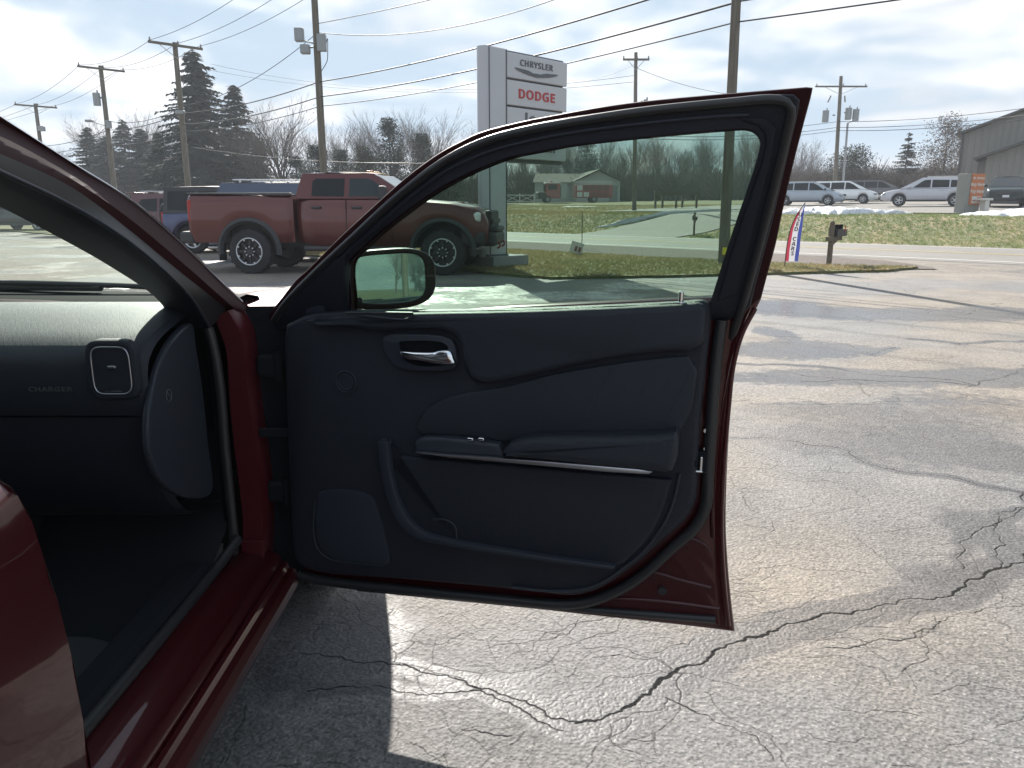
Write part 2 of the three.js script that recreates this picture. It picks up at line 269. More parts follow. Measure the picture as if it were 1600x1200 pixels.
// ---- road with markings, gravel shoulder
const roadTex = dataTex(512, 512, (u, v) => { const b = tileFbm(u, v, 64, 3, 31), c = tileFbm(u, v, 5, 4, 33), k = 0.75 + 0.4 * b + 0.25 * (c - 0.5); return [toS(0.168 * k), toS(0.156 * k), toS(0.140 * k)]; }, true);
const roadMat = std([1, 1, 1], 0.85, { map: roadTex });
const strip = (p0, p1, q0, q1, y) => flat([PQ(p0, q0), PQ(p1, q0), PQ(p1, q1), PQ(p0, q1)], y, [], 4);
const road = struct('road', strip(-240, 300, 20.8, 28.9, 0.006), roadMat);
road.userData.label = 'worn two lane road running past the lot';
const white = std([0.62, 0.61, 0.57], 0.7), yellow = std([0.50, 0.40, 0.16], 0.7);
part('edge_line', strip(-240, 300, 21.5, 21.63, 0.011), white, road);
part('edge_line', strip(-240, 300, 28.15, 28.27, 0.011), white, road);
part('centre_line', strip(-240, 300, 24.78, 24.88, 0.011), yellow, road);
part('centre_line', strip(-240, 300, 24.98, 25.08, 0.011), yellow, road);
const gravelTex = dataTex(512, 512, (u, v) => { const b = tileFbm(u, v, 60, 3, 41), c = tileFbm(u, v, 8, 4, 43), k = 0.5 + 0.8 * b + 0.4 * (c - 0.5); return [toS(0.115 * k), toS(0.092 * k), toS(0.078 * k)]; }, true);
const gravelBump = dataTex(256, 256, (u, v) => { const b = tileFbm(u, v, 60, 3, 41); return [b, b, b]; });
const gravel = std([1, 1, 1], 1, { map: gravelTex, bumpMap: gravelBump, bumpScale: 0.03 });
struct('gravel_shoulder', flat(jag([PQ(5.2, 17.9), PQ(6.0, 19.0), PQ(7.0, 19.9), PQ(9, 20.6), PQ(30, 20.75), PQ(160, 20.75), PQ(160, 16.2), PQ(30, 16.4), PQ(9, 16.3), PQ(6.5, 16.8), PQ(5.2, 17.9)], 0.03, 2).slice(0, -1), 0.018, [], 2), gravel);
// turf verge between lot and road, tapering to a tip by the mailbox
const VERGE = [[8.7, 16.6], [7.6, 15.75], [6, 15.35], [3.8, 14.75], [2.2, 14.35], [0.7, 14.1], [-0.5, 15.2], [-1.6, 17.3], [-3.5, 19.0], [-13, 28], [-68, 83.5], ...[PQ(110, 16.8), PQ(60, 16.8), PQ(20, 16.7), PQ(14, 16.6), PQ(11.5, 16.6), PQ(9, 16.75), PQ(7.2, 17.0)]];
const vergeLine = []; VERGE.forEach((a, i) => { const b = VERGE[(i + 1) % VERGE.length], n = Math.max(1, Math.min(30, Math.round(Math.hypot(b[0] - a[0], b[1] - a[1]) / 0.35))); for (let k = 0; k < n; k++) vergeLine.push([lerp(a[0], b[0], k / n) + (k ? rr(-0.06, 0.06) : 0), lerp(a[1], b[1], k / n) + (k ? rr(-0.06, 0.06) : 0)]); });
struct('grass_verge', join(flat(vergeLine, 0.05, [], 5), loft([vergeLine, vergeLine].map((l, j) => [...l, l[0]].map(([x, f]) => V(x, j ? 0.05 : -0.02, -f))))), turf);
// driveway and the raised lot beyond the road
const bankLot = std([1, 1, 1], 0.9, { map: roadTex });
struct('driveway', grid(19, 24.6, 4, 28.85, 46, 40, 0.035, 4), bankLot);
struct('raised_lot', grid(-12, 33, 40, 41, 92, 40, 0.05, 4), bankLot);

// ---- grass blades in tufts
function tufts(name, label, spots, s0, s1, mat, bankGreen = false) {
  const g = new THREE.BufferGeometry(), pos = []; const N = 7;
  for (let k = 0; k < N; k++) { const a = k / N * 6.28 + k, r = 0.2 + 0.25 * ((k * 7) % 5) / 5, x = Math.cos(a) * 0.16, z = Math.sin(a) * 0.16, tx = x + Math.cos(a) * r, tz = z + Math.sin(a) * r, wx = -Math.sin(a) * 0.05, wz = Math.cos(a) * 0.05; pos.push(x - wx, 0, z - wz, x + wx, 0, z + wz, tx, 0.7 + 0.3 * ((k * 3) % 4) / 4, tz); }
  g.setAttribute('position', new THREE.Float32BufferAttribute(pos, 3)); g.computeVertexNormals();
  const im = new THREE.InstancedMesh(g, mat, spots.length), m = new THREE.Matrix4(), q = new THREE.Quaternion(), up = V(0, 1, 0), c = new THREE.Color();
  spots.forEach(([x, y, f], i) => { const s = rr(s0, s1), w = s * rr(1.2, 2.0); q.setFromAxisAngle(up, rnd() * 6.28); im.setMatrixAt(i, m.compose(V(x, y, -f), q, V(w, s, w))); const t = sst(0.36, 0.62, fbm(x * 0.5 + 9, f * 0.5, 4)) , k = rr(0.7, 1.3); const gr = bankGreen ? sst(34, 14, pOf(x, f)) : 0.05; im.setColorAt(i, c.setRGB(0.82 * (1 - 0.34 * gr) * lerp(0.34, 0.225, t) * k, 0.82 * lerp(0.26, 0.205, t) * k, 0.82 * (1 - 0.25 * gr) * lerp(0.125, 0.085, t) * k)); });
  im.name = name; im.userData = { kind: 'stuff', label, category: 'grass' }; im.castShadow = im.receiveShadow = true; scene.add(im);
}
const inPoly = (x, y, l) => { let c = false; for (let i = 0, j = l.length - 1; i < l.length; j = i++) if ((l[i][1] > y) !== (l[j][1] > y) && x < (l[j][0] - l[i][0]) * (y - l[i][1]) / (l[j][1] - l[i][1]) + l[i][0]) c = !c; return c; };
const blade = new THREE.MeshPhysicalMaterial({ color: C(1, 1, 1), roughness: 1, transmission: 0.4, thickness: 0, side: THREE.DoubleSide });
{
  const a = []; while (a.length < 26000) { const x = rr(-12, 9), f = rr(14, 28); if (inPoly(x, f, VERGE)) a.push([x, 0.045, f]); }
  tufts('verge_grass', 'short dry winter grass on the verge beside the lot', a, 0.03, 0.075, blade);
  const b = []; while (b.length < 60000) { const q = rnd() < 0.75 ? rr(29.2, 42) : rr(42, 62), p = q > 41 ? rr(24, 75) : rr(2, 75), [x, f] = PQ(p, q); if (p > 18.7 && p < 24.9 && q < 46) continue; if (q > 40.6 && p < 33.5) continue; b.push([x, hill(x, f) - 0.01, f]); }
  tufts('bank_grass', 'short green and tan winter grass on the bank beyond the road', b, 0.05, 0.13, blade, true);
}
// ---- old snow
const snowMat = std([0.72, 0.74, 0.78], 0.6, { bumpMap: gravelBump, bumpScale: 0.08 });
function snow(label, line, w, h) { // line of [p, q]
  const n = 60, c = spline(line, n), rows = [];
  for (let j = 0; j <= 8; j++) rows.push(c.map(([p, q], i) => { const t = j / 4 - 1, e = Math.pow(Math.sin(Math.PI * (i + 0.02) / (n + 0.04)), 0.5), ww = w * (0.45 + 1.1 * fbm(p * 1.7, q + 9, 2)) * e, pp = p + 0.15 * (fbm(p * 6, j, 2) - 0.5), qq = q + t * ww, [x, f] = PQ(pp, qq); return V(x, hill(x, f) - 0.04 + (j === 0 || j === 8 ? 0 : h * (1 - t * t) * (0.45 + 1.2 * fbm(p * 2.5 + 3, j * 0.9 + q, 3)) * e + 0.03), -f); }));
  const m = part(numbered('snow_strip'), loft(rows, { crease: 0 }), snowMat, scene); tag(m, label, 'snow');
}
snow('long strip of old snow edging the raised lot before the parked minivans', [[20.3, 38.6], [18, 39.3], [15.5, 39.8], [13, 40.2]], 0.65, 0.3);
snow('bank of old white snow at the edge of the raised lot beside the orange sign', [[10.9, 39.6], [9, 39.4], [6.5, 39.4], [3, 39.3]], 0.6, 0.26);
snow('ragged strip of melting snow along the grassy side of the driveway', [[26.0, 32.0], [25.3, 33.5], [25.0, 36], [24.8, 40], [24.8, 46]], 0.5, 0.2);
snow('thin patch of snow left on the lawn in front of the white gabled building', [[46, 52], [45, 53], [43, 54]], 0.35, 0.08);
snow('small low patch of snow by the foot of the fire engine', [[73, 62], [71, 63], [68, 64]], 0.4, 0.1);
// ---------------------------------------------------------------- the red sedan with its door open
const XC = -1.52, mir = (x) => 2 * XC - x;
const carRed = paint([0.042, 0.0020, 0.0042], { roughness: 0.36, metalness: 0.3, clearcoat: 0.7, specularIntensity: 0.5 });
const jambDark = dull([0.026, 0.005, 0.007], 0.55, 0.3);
const jambRed = dull([0.055, 0.004, 0.007], 0.4, 0.6);
const dashTex = dataTex(256, 256, (u, v) => { const a = tileFbm(u, v, 40, 3, 51); return [a, a, a]; });
dashTex.repeat.set(26, 26);
const soft = dull([0.018, 0.021, 0.029], 0.55, 0.6, { bumpMap: dashTex, bumpScale: 0.0008 });       // padded vinyl
const hard = dull([0.012, 0.014, 0.022], 0.42, 0.55, { bumpMap: dashTex, bumpScale: 0.0012 });      // moulded plastic
const hardPale = dull([0.024, 0.028, 0.038], 0.40, 0.6);
const rubber = std([0.016, 0.016, 0.018], 0.45), carpet = dull([0.016, 0.017, 0.020], 1, 0.2), gap = dull([0.010, 0.011, 0.014], 0.8, 0.15);
const chrome = std([0.78, 0.79, 0.82], 0.14, { metalness: 1 }), satin = std([0.55, 0.56, 0.60], 0.28, { metalness: 1 });
const car = thing('red_sedan', 'dark red sedan with its front passenger door swung wide open', 'car', [XC, 0, -1.05]);
const loc = (g) => g.translate(-XC, 0, 1.05);
const cp = (name, geo, mat) => part(name, loc(Array.isArray(geo) ? join(geo) : geo), mat, car);
const W3 = (lat, y, f) => V(lat, y, -f);
// body side: how far out the skin stands at a height
const sideLat = (y) => interp([[0.18, -0.66], [0.25, -0.625], [0.40, -0.592], [0.55, -0.580], [0.70, -0.583], [0.80, -0.592], [0.83, -0.600], [0.86, -0.602], [0.92, -0.612], [0.955, -0.628], [0.975, -0.66], [0.985, -0.70]], y);
const arch = (f, fc, r) => { const d = Math.abs(f - fc); return d < r ? 0.33 + Math.sqrt(r * r - d * d) : 0; };
const FA = 2.58, RA = -0.48, WR = 0.345;
function sideSkin(f0, f1, n, flip, endTaper = 0) {
  const ys = [0.2, 0.28, 0.38, 0.5, 0.62, 0.72, 0.80, 0.83, 0.86, 0.91, 0.945, 0.968, 0.98, 0.986];
  const rows = []; for (let i = 0; i <= n; i++) { const f = lerp(f0, f1, i / n), b = Math.max(arch(f, RA, 0.40), 0.2), tp = endTaper ? 0.22 * Math.pow(clamp((endTaper - f) / 0.9), 2) : 0;
    rows.push(ys.map((y, k) => { const t = (y - 0.2) / 0.786, yy = lerp(b, 0.986, t); return W3(flip ? mir(sideLat(yy) - tp) : sideLat(yy) - tp, yy, f); })); }
  return loft(rows, { crease: 0.5, flip });
}
// front wings, bonnet and nose in one skin
{
  const rows = [], N = 36;
  for (let i = 0; i <= N; i++) {
    const f = lerp(2.09, 3.62, i / N), e = clamp((f - 2.9) / 0.72), tuck = 0.28 * e * e * e, drop = interp([[2.09, 0], [2.5, 0.005], [2.9, 0.03], [3.3, 0.09], [3.5, 0.16], [3.62, 0.30]], f);
    const zb = Math.max(arch(f, FA, 0.40), f > 3.0 ? 0.22 : 0.2), top = 1.03 - drop;
    const sec = [[-0.60, zb], [-0.575, lerp(zb, top, 0.35)], [-0.572, lerp(zb, top, 0.62)], [-0.583, lerp(zb, top, 0.80)], [-0.605, lerp(zb, top, 0.90)], [-0.65, lerp(zb, top, 0.965)], [-0.72, top - 0.006], [-0.80, top + 0.006], [-0.86, top + 0.004], [-0.90, top - 0.004], [-0.93, top - 0.006], [-1.1, top + 0.006], [-1.3, top + 0.014], [XC, top + 0.018]];
    const right = sec.map(([x, y]) => W3(x - tuck * (XC - x) / (XC + 0.58) * (x > XC ? 1 : 0), y, f)), left = right.slice(0, -1).reverse().map((p) => V(mir(p.x), p.y, p.z));
    rows.push([...right, ...left]);
  }
  cp('front_body', loft(rows, { crease: 0.5 }), carRed);
  cp('bonnet', loft([2.42, 2.8, 3.2, 3.5].map((f) => [-0.93, -1.1, -1.3, XC, -1.74, -1.94, -2.11].map((x) => W3(x, 1.049 - interp([[2.09, 0], [2.5, 0.005], [2.9, 0.03], [3.3, 0.09], [3.5, 0.16]], f) - 0.035 * Math.pow((x - XC) / 0.6, 2) * 0.7, f)))), carRed);
  cp('nose_panel', loft([0.24, 0.4, 0.55, 0.7].map((y) => { const o = []; for (let k = 0; k <= 12; k++) { const x = lerp(-0.86, mir(-0.86), k / 12); o.push(W3(x, y, 3.64 - 0.12 * Math.pow((x - XC) / 0.66, 4))); } return o; })), carRed);
  cp('grille', bx(0.9, 0.22, 0.04, XC, 0.52, -3.66), gap);
  for (const s of [-1, 1]) cp('headlight', rb(0.34, 0.1, 0.1, XC + s * 0.62, 0.68, -3.56, 0.03), std([0.5, 0.5, 0.52], 0.1, { metalness: 0.6 }));
}
// rear door beside the camera, quarter panels, far side, roof, tail
cp('rear_door', sideSkin(0.912, -0.12, 30, false), carRed);
cp('door_edge', loft([0.2, 0.28, 0.4, 0.55, 0.7, 0.8, 0.86, 0.92, 0.955, 0.975, 0.984].map((y) => [W3(sideLat(y), y, 0.912), W3(sideLat(y) - 0.006, y, 0.917), W3(sideLat(y) - 0.05, y, 0.917)])), carRed);
cp('rear_quarter', sideSkin(-0.126, -1.42, 40, false, -0.6), carRed);
cp('far_side', sideSkin(2.085, -1.42, 90, true, -0.6), carRed);
cp('boot_lid', loft([-0.72, -1.0, -1.3, -1.42].map((f, i) => { const o = []; for (let k = 0; k <= 10; k++) { const x = lerp(-0.70 - [0, 0.02, 0.1, 0.16][i], mir(-0.70 - [0, 0.02, 0.1, 0.16][i]), k / 10); o.push(W3(x, [0.99, 1.0, 1.0, 0.98][i], f)); } return o; })), carRed);
cp('rear_bumper', rb(1.5, 0.72, 0.08, XC, 0.6, 1.43, 0.04), carRed);
for (const s of [-1, 1]) cp('tail_light', rb(0.44, 0.11, 0.05, XC + s * 0.48, 0.84, 1.46, 0.02), std([0.35, 0.01, 0.01], 0.2));
const roofF = [1.30, 1.0, 0.6, 0.2, -0.2];
cp('roof', loft(roofF.map((f) => [-0.815, -0.85, -0.95, -1.2, XC, mir(-1.2), mir(-0.95), mir(-0.85), mir(-0.815)].map((x) => W3(x, interp([[-0.2, 1.40], [0.2, 1.455], [0.6, 1.475], [1.0, 1.465], [1.3, 1.43]], f) - 0.05 * Math.pow(Math.abs(x - XC) / 0.7, 3), f)))), carRed);
cp('headliner', loft(roofF.map((f) => [-0.83, -0.95, -1.2, XC, mir(-1.2), mir(-0.95), mir(-0.83)].map((x) => W3(x, interp([[-0.2, 1.37], [0.2, 1.425], [0.6, 1.445], [1.0, 1.435], [1.3, 1.40]], f) - 0.05 * Math.pow(Math.abs(x - XC) / 0.7, 3), f)))), std([0.08, 0.08, 0.085], 1));
const tint = pane([0.62, 0.72, 0.69]);
cp('rear_window', loft([[0.98, -0.75, -0.74], [1.2, -0.5, -0.79], [1.39, -0.2, -0.86]].map(([y, f, e]) => [e, XC, mir(e)].map((x) => W3(x, y, f)))), pane([0.2, 0.22, 0.22]));
for (const s of [0, 1]) cp('side_window', loft([[0.985, -0.70], [1.2, -0.765], [1.40, -0.83]].map(([y, x], k) => [0.82, 0.2, [-0.55, -0.32, -0.1][k]].map((f) => W3(s ? mir(x) : x, y, f)))), pane([0.2, 0.22, 0.22]));
cp('side_window', loft([[0.985, -0.70], [1.2, -0.765], [1.40, -0.83]].map(([y, x], k) => [[1.9, 1.6, 1.25][k], 1.0].map((f) => W3(mir(x), y, f)))), tint);
for (const s of [0, 1]) { cp('centre_pillar', loft([[0.985, -0.69], [1.2, -0.75], [1.42, -0.82]].map(([y, x]) => [0.8, 0.9, 0.97].map((f) => W3(s ? mir(x) : x, y, f)))), gap); }
// wheels
function roadWheel(parent, x, y, z, r, w, side, tyreMat, rimMat, spokes, rimShare = 0.66, hub) {
  const t = part('wheel', new THREE.LatheGeometry([[r * rimShare, -w / 2], [r * 0.93, -w / 2], [r * 0.99, -w * 0.36], [r, 0], [r * 0.99, w * 0.36], [r * 0.93, w / 2], [r * rimShare, w / 2]].map((p) => new THREE.Vector2(...p)), 30).rotateX(Math.PI / 2 * side), tyreMat, parent);
  t.position.set(x, y, z);
  const R = r * rimShare, gs = [new THREE.LatheGeometry([[R * 0.86, w * 0.42], [R * 0.93, w * 0.50], [R, w * 0.505], [R, w * 0.3]].map((p) => new THREE.Vector2(...p)), 30), new THREE.CylinderGeometry(R * 0.22, R * 0.22, 0.03, 14).translate(0, w * 0.40, 0)];
  for (let k = 0; k < spokes; k++) { const a = k / spokes * Math.PI * 2; gs.push(new THREE.BoxGeometry(R * 0.80, 0.03, R * (spokes > 7 ? 0.13 : 0.24)).translate(R * 0.5, w * 0.38, 0).rotateY(a)); }
  part('rim', join(gs).rotateX(Math.PI / 2 * side), rimMat, t);
  part('brake_disc', new THREE.CylinderGeometry(R * 0.9, R * 0.9, 0.02, 20).translate(0, w * 0.1, 0).rotateX(Math.PI / 2 * side), hub ?? gap, t);
  return t;
}
for (const s of [-1, 1]) for (const f of [FA, RA]) { const w = roadWheel(car, s * 0.80, WR, 1.05 - f, WR, 0.23, 1, rubber, satin, 5); w.rotation.y = s * Math.PI / 2; }
// A-pillar: traced edges, each set at its own depth along the screen frame
{
  const edge = (pts, off) => spline3(pts.map(([x, y, f]) => at(x, y, f + off)), 28);
  const c0 = edge([[-60, 160, 1.18], [0, 197, 1.30], [119, 271, 1.50], [198, 319, 1.635], [283, 390, 1.82], [345, 450, 1.97], [384, 486, 2.06]], 0);
  const cA = edge([[-60, 215, 1.18], [0, 240, 1.28], [113, 293, 1.48], [198, 356, 1.64], [283, 426, 1.83], [330, 463, 1.95], [353, 482, 2.03]], -0.025);
  const cB = edge([[-60, 240, 1.18], [0, 268, 1.28], [113, 322, 1.48], [198, 375, 1.62], [269, 435, 1.78], [302, 470, 1.88], [328, 512, 1.98]], -0.03);
  const cI = edge([[-60, 296, 1.20], [0, 323, 1.31], [79, 364, 1.46], [170, 415, 1.66], [241, 463, 1.83], [262, 490, 1.90], [268, 512, 1.93]], 0.07);
  const bk = c0.map((p, i) => p.clone().add(V(-0.055, -0.02, -0.075)).lerp(cI[i], 0.15)), c0b = c0.map((p) => p.clone().add(V(0.004, 0.004, -0.03))), c0h = c0.map((p) => p.clone().add(V(-0.002, 0.010, -0.018)));
  const mA = c0.map((p, i) => p.clone().lerp(cA[i], 0.55).add(V(0.008, 0, 0.012)));
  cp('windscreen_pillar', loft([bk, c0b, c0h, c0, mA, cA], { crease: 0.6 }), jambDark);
  cp('pillar_seal', loft([cA, cA.map((p, i) => p.clone().lerp(cB[i], 0.4).add(V(0, -0.004, -0.012))), cB], { crease: 0.6 }), rubber);
  cp('pillar_bead', tube(cB.filter((_, i) => i % 2 === 0), 0.0045, 40, 6), hardPale);
  cp('pillar_trim', loft([cB, cB.map((p, i) => p.clone().lerp(cI[i], 0.35).add(V(0.006, 0, 0.01))), cB.map((p, i) => p.clone().lerp(cI[i], 0.75).add(V(0.004, 0, 0.004))), cI, bk], { crease: 0.5 }), hard);
  cp('pillar_highlight', tube(c0h.filter((_, i) => i % 3 === 0), 0.0035, 40, 6), satin);  // bright tube put in as the thin highlight along the pillar edge
  cp('far_pillar', tube(c0.filter((_, i) => i % 4 === 0).map((p) => V(mir(p.x), p.y, p.z)), 0.045, 24, 8), carRed);
}
cp('windscreen', loft([0, 0.25, 0.5, 0.75, 1].map((t) => { const o = []; for (let k = 0; k <= 12; k++) { const s = k / 6 - 1, hw = lerp(0.735, 0.66, t); o.push(W3(XC + s * hw, lerp(1.045, 1.435, t) + 0.05 * t * (1 - t), lerp(2.24, 1.32, t) - 0.10 * s * s * (1 - 0.5 * t))); } return o; }), { crease: 0 }), pane([0.80, 0.90, 0.84]));
cp('cowl', loft([[2.14, 1.035], [2.2, 1.052], [2.30, 1.056], [2.40, 1.04], [2.45, 1.0]].map(([f, y]) => { const o = []; for (let k = 0; k <= 12; k++) { const s = k / 6 - 1; o.push(W3(XC + s * 0.76, y, f - 0.10 * s * s)); } return o; })), gap);
cp('wiper', [tube([W3(-0.82, 1.058, 2.20), W3(-1.1, 1.075, 2.24), W3(-1.5, 1.082, 2.27), W3(-1.9, 1.075, 2.28)], 0.008, 20, 6), tube([W3(-1.2, 1.07, 2.25), W3(-1.5, 1.066, 2.3), W3(-1.75, 1.06, 2.33)], 0.011, 12, 6)], rubber);
// hinge post: red strip facing rearwards, with its seal
{
  const L = [[336, 497], [344, 517], [354, 548], [360, 631], [367, 700], [376, 771], [380, 813], [379, 890]], R = [[356, 485], [366, 502], [377, 524], [386, 603], [390, 638], [399, 700], [408, 771], [410, 813], [408, 890]];
  const n = 24, l = spline(L, n), r = spline(R, n), fs = (i) => 1.985;
  const pl = l.map(([x, y], i) => at(x, y, fs(i))), pr = r.map(([x, y], i) => at(x, y, fs(i))), bend = (p, dx, dz) => p.map((q) => q.clone().add(V(dx, 0, dz)));
  cp('hinge_post', loft([bend(pl, -0.004, -0.09), bend(pl, -0.004, -0.004), pl, pr, bend(pr, 0.006, -0.012), bend(pr, 0.006, -0.09)], { crease: 0.6 }), jambRed);
  cp('post_gap_shade', loft([bend(pr, 0.007, -0.088), bend(pr, 0.12, -0.095)]), gap);  // dark sheet painted in as the shade between post and door
  cp('post_foot', rb(0.062, 0.11, 0.012, pr[22].x - 0.026, 0.345, -1.977, 0.004), jambRed);
  const sl = spline([[326, 512], [335, 545], [345, 610], [352, 700], [360, 780], [366, 850], [362, 895]], 20).map(([x, y]) => at(x, y, 1.955));
  cp('door_seal', tube(sl, 0.013, 40, 8), rubber);
  cp('post_trim', loft([sl, sl.map((p) => p.clone().add(V(-0.03, 0, -0.02))), sl.map((p) => p.clone().add(V(-0.06, 0, -0.09)))]), gap);
  for (const y of [0.52, 0.88]) cp('hinge', [rb(0.06, 0.06, 0.04, -0.66, y, -2.045, 0.012), new THREE.CylinderGeometry(0.011, 0.011, 0.08, 10).translate(-0.632, y, -2.03)], gap);
  cp('check_strap', rb(0.12, 0.025, 0.010, -0.63, 0.70, -2.01, 0.004), gap);
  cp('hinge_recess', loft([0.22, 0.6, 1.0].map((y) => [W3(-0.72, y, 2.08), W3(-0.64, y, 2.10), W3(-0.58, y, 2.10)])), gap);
}
// sill with stepped rails
{
  const sec = [[-0.655, 0.19], [-0.628, 0.215], [-0.612, 0.25], [-0.612, 0.275], [-0.622, 0.292], [-0.636, 0.298], [-0.640, 0.312], [-0.648, 0.318], [-0.654, 0.312], [-0.660, 0.33], [-0.668, 0.342], [-0.676, 0.342], [-0.684, 0.348], [-0.72, 0.362], [-0.755, 0.37], [-0.77, 0.368]];
  const rows = [0.84, 0.95, 1.3, 1.7, 1.95, 2.02].map((f, i) => sec.map(([x, y]) => W3(x + (i > 4 ? -0.0 : 0), y, f)));
  cp('sill', loft(rows, { crease: 0.5 }), carRed);
  cp('sill_seal', tube([0.98, 1.05, 1.4, 1.8, 1.94].map((f, i) => W3([-0.80, -0.775, -0.772, -0.772, -0.745][i], [0.42, 0.385, 0.378, 0.378, 0.42][i], f)), 0.014, 30, 8), rubber);
  cp('scuff_plate', [loft([1.03, 1.2, 1.6, 1.84].map((f) => [[-0.785, 0.385], [-0.80, 0.40], [-0.85, 0.402], [-0.862, 0.39], [-0.865, 0.30]].map(([x, y]) => W3(x, y, f)))), bx(0.08, 0.1, 0.01, -0.825, 0.35, -1.03)], gap);
  cp('floor', loft([-0.7, 0.4, 1.2, 1.7, 1.95, 2.2].map((f, i) => [[-0.78, 0.30], [-0.95, 0.285], [-1.3, 0.28], [-1.42, 0.44], [-1.62, 0.44], [-1.74, 0.28], [-2.3, 0.30]].map(([x, y]) => W3(x, y + [0, 0, 0, 0.02, 0.14, 0.36][i], f)))), carpet);
  cp('floor_mat', rb(0.42, 0.012, 0.5, -1.1, 0.296, -1.4, 0.005), std([0.03, 0.03, 0.034], 0.95));
  cp('firewall', bx(1.5, 0.75, 0.03, XC, 0.66, -2.22), gap);
  cp('far_trim', loft([2.1, 1.0, -0.4].map((f) => [0.3, 0.6, 0.97].map((y) => W3(mir(-0.74), y, f)))), hard);
}
// dashboard
{
  const prof = spline([[2.20, 1.03], [2.10, 1.046], [1.95, 1.05], [1.80, 1.03], [1.71, 1.004], [1.668, 0.972], [1.656, 0.93], [1.657, 0.87], [1.664, 0.843]], 30);
  const low = spline([[1.668, 0.838], [1.672, 0.80], [1.69, 0.70], [1.74, 0.60], [1.83, 0.535], [2.0, 0.50], [2.2, 0.48]], 16);
  const lats = [-0.815, -0.83, -0.86, -1.0, -1.2, -1.5, -1.9, -2.24];
  const inset = [0.03, 0.01, 0, 0, 0, 0, 0, 0];
  cp('dashboard', loft(lats.map((x, i) => prof.map(([f, y]) => W3(x, y - inset[i] * 0.4, f + inset[i] * 0.7))), { crease: 0.4 }), soft);
  cp('glove_box', loft(lats.map((x, i) => low.map(([f, y]) => W3(x, y, f + inset[i] * 0.7))), { crease: 0.4 }), hard);
  // end cap facing the open door
  const cap = spline([[300, 505], [272, 528], [252, 565], [240, 610], [233, 660], [236, 712], [254, 752], [292, 778], [330, 772], [326, 690], [318, 610], [308, 545]], 60, true).map(([x, y]) => onSide(x, y, -0.80));
  const cg = extr(cap.map((p) => [-p.z, p.y]), 0.018, 0.006); cg.rotateY(Math.PI / 2); cg.scale(1, 1, 1);
  cp('dash_end_cap', cg.translate(-0.818, 0, 0), hardPale);
  const mark = onSide(262, 618, -0.80);
  cp('warning_emblem', [new THREE.TorusGeometry(0.014, 0.0012, 6, 24).rotateY(Math.PI / 2).translate(-0.797, mark.y, mark.z), rod(V(-0.797, mark.y - 0.01, mark.z - 0.008), V(-0.797, mark.y + 0.01, mark.z + 0.006), 0.0012), rod(V(-0.797, mark.y, mark.z - 0.010), V(-0.797, mark.y + 0.008, mark.z + 0.008), 0.0012)], std([0.07, 0.075, 0.085], 0.5));
  // outlet with chrome ring
  const vent = new THREE.Group(); vent.name = 'air_vent'; const vc = at(177, 578, 1.65); vent.position.set(vc.x - XC, vc.y, vc.z + 1.05); car.add(vent);
  const sq = (w, h, r) => { const o = []; for (let k = 0; k < 40; k++) { const a = k / 40 * 6.2832, c = Math.cos(a), s = Math.sin(a), q = Math.pow(Math.pow(Math.abs(c), 5) + Math.pow(Math.abs(s), 5), -0.2); o.push([c * q * w, s * q * h]); } return o; };
  part('vent_bezel', extr(sq(0.056, 0.068), 0.030, 0.008, [sq(0.040, 0.051)]).translate(0, 0, -0.021), soft, vent);
  part('vent_ring', new THREE.TubeGeometry(new THREE.CatmullRomCurve3(sq(0.0415, 0.0525).map(([a, b]) => V(a, b, 0.009)), true), 60, 0.0017, 6, true), satin, vent);
  part('vent_cavity', bx(0.084, 0.106, 0.004, 0, 0, -0.018), gap, vent);
  for (let k = 0; k < 4; k++) part('slat', rb(0.078, 0.004, 0.022, 0, 0.030 - k * 0.021, -0.004, 0.0015), hard, vent);
  part('vent_tab', rb(0.018, 0.006, 0.012, 0.004, 0.009, 0.010, 0.002), satin, vent);
  part('thumb_wheel', rb(0.04, 0.009, 0.01, 0, -0.0445, 0.004, 0.002), satin, vent);
}
{ const b = at(79, 608, 1.655); const f0 = await new FontLoader().loadAsync('fonts/droid/droid_sans_bold.typeface.json'), g = new TextGeometry('CHARGER', { font: f0, size: 0.010, depth: 0.002, curveSegments: 3, bevelEnabled: false }); g.computeBoundingBox(); g.translate(-g.boundingBox.max.x / 2, -0.005, 0).scale(1.55, 1, 1); cp('dash_badge', g.translate(b.x, b.y, b.z + 0.001), std([0.10, 0.10, 0.11], 0.35, { metalness: 0.4 })); }
// passenger seat, tucked back behind the camera's view
cp('seat', [rb(0.5, 0.2, 0.52, -1.12, 0.45, -0.78, 0.07), rb(0.5, 0.62, 0.18, -1.12, 0.82, -0.46, 0.07), rb(0.26, 0.18, 0.1, -1.12, 1.2, -0.36, 0.04)], soft);

// ---------------------------------------------------------------- the open door
const dA = V(-0.60, 0, -1.98), dU = V(0.963, 0, 0.268).normalize(), dW = V(-dU.z, 0, dU.x);
const door = new THREE.Group(); door.name = 'door'; door.position.set(dA.x - XC, 0, dA.z + 1.05); door.rotation.y = Math.atan2(-dU.z, dU.x); car.add(door);
door.userData.label = 'front passenger door standing wide open';
const eyeL = (() => { const e = V(0, EYE, 0).sub(dA); return V(e.dot(dU), e.y, e.dot(dW)); })();
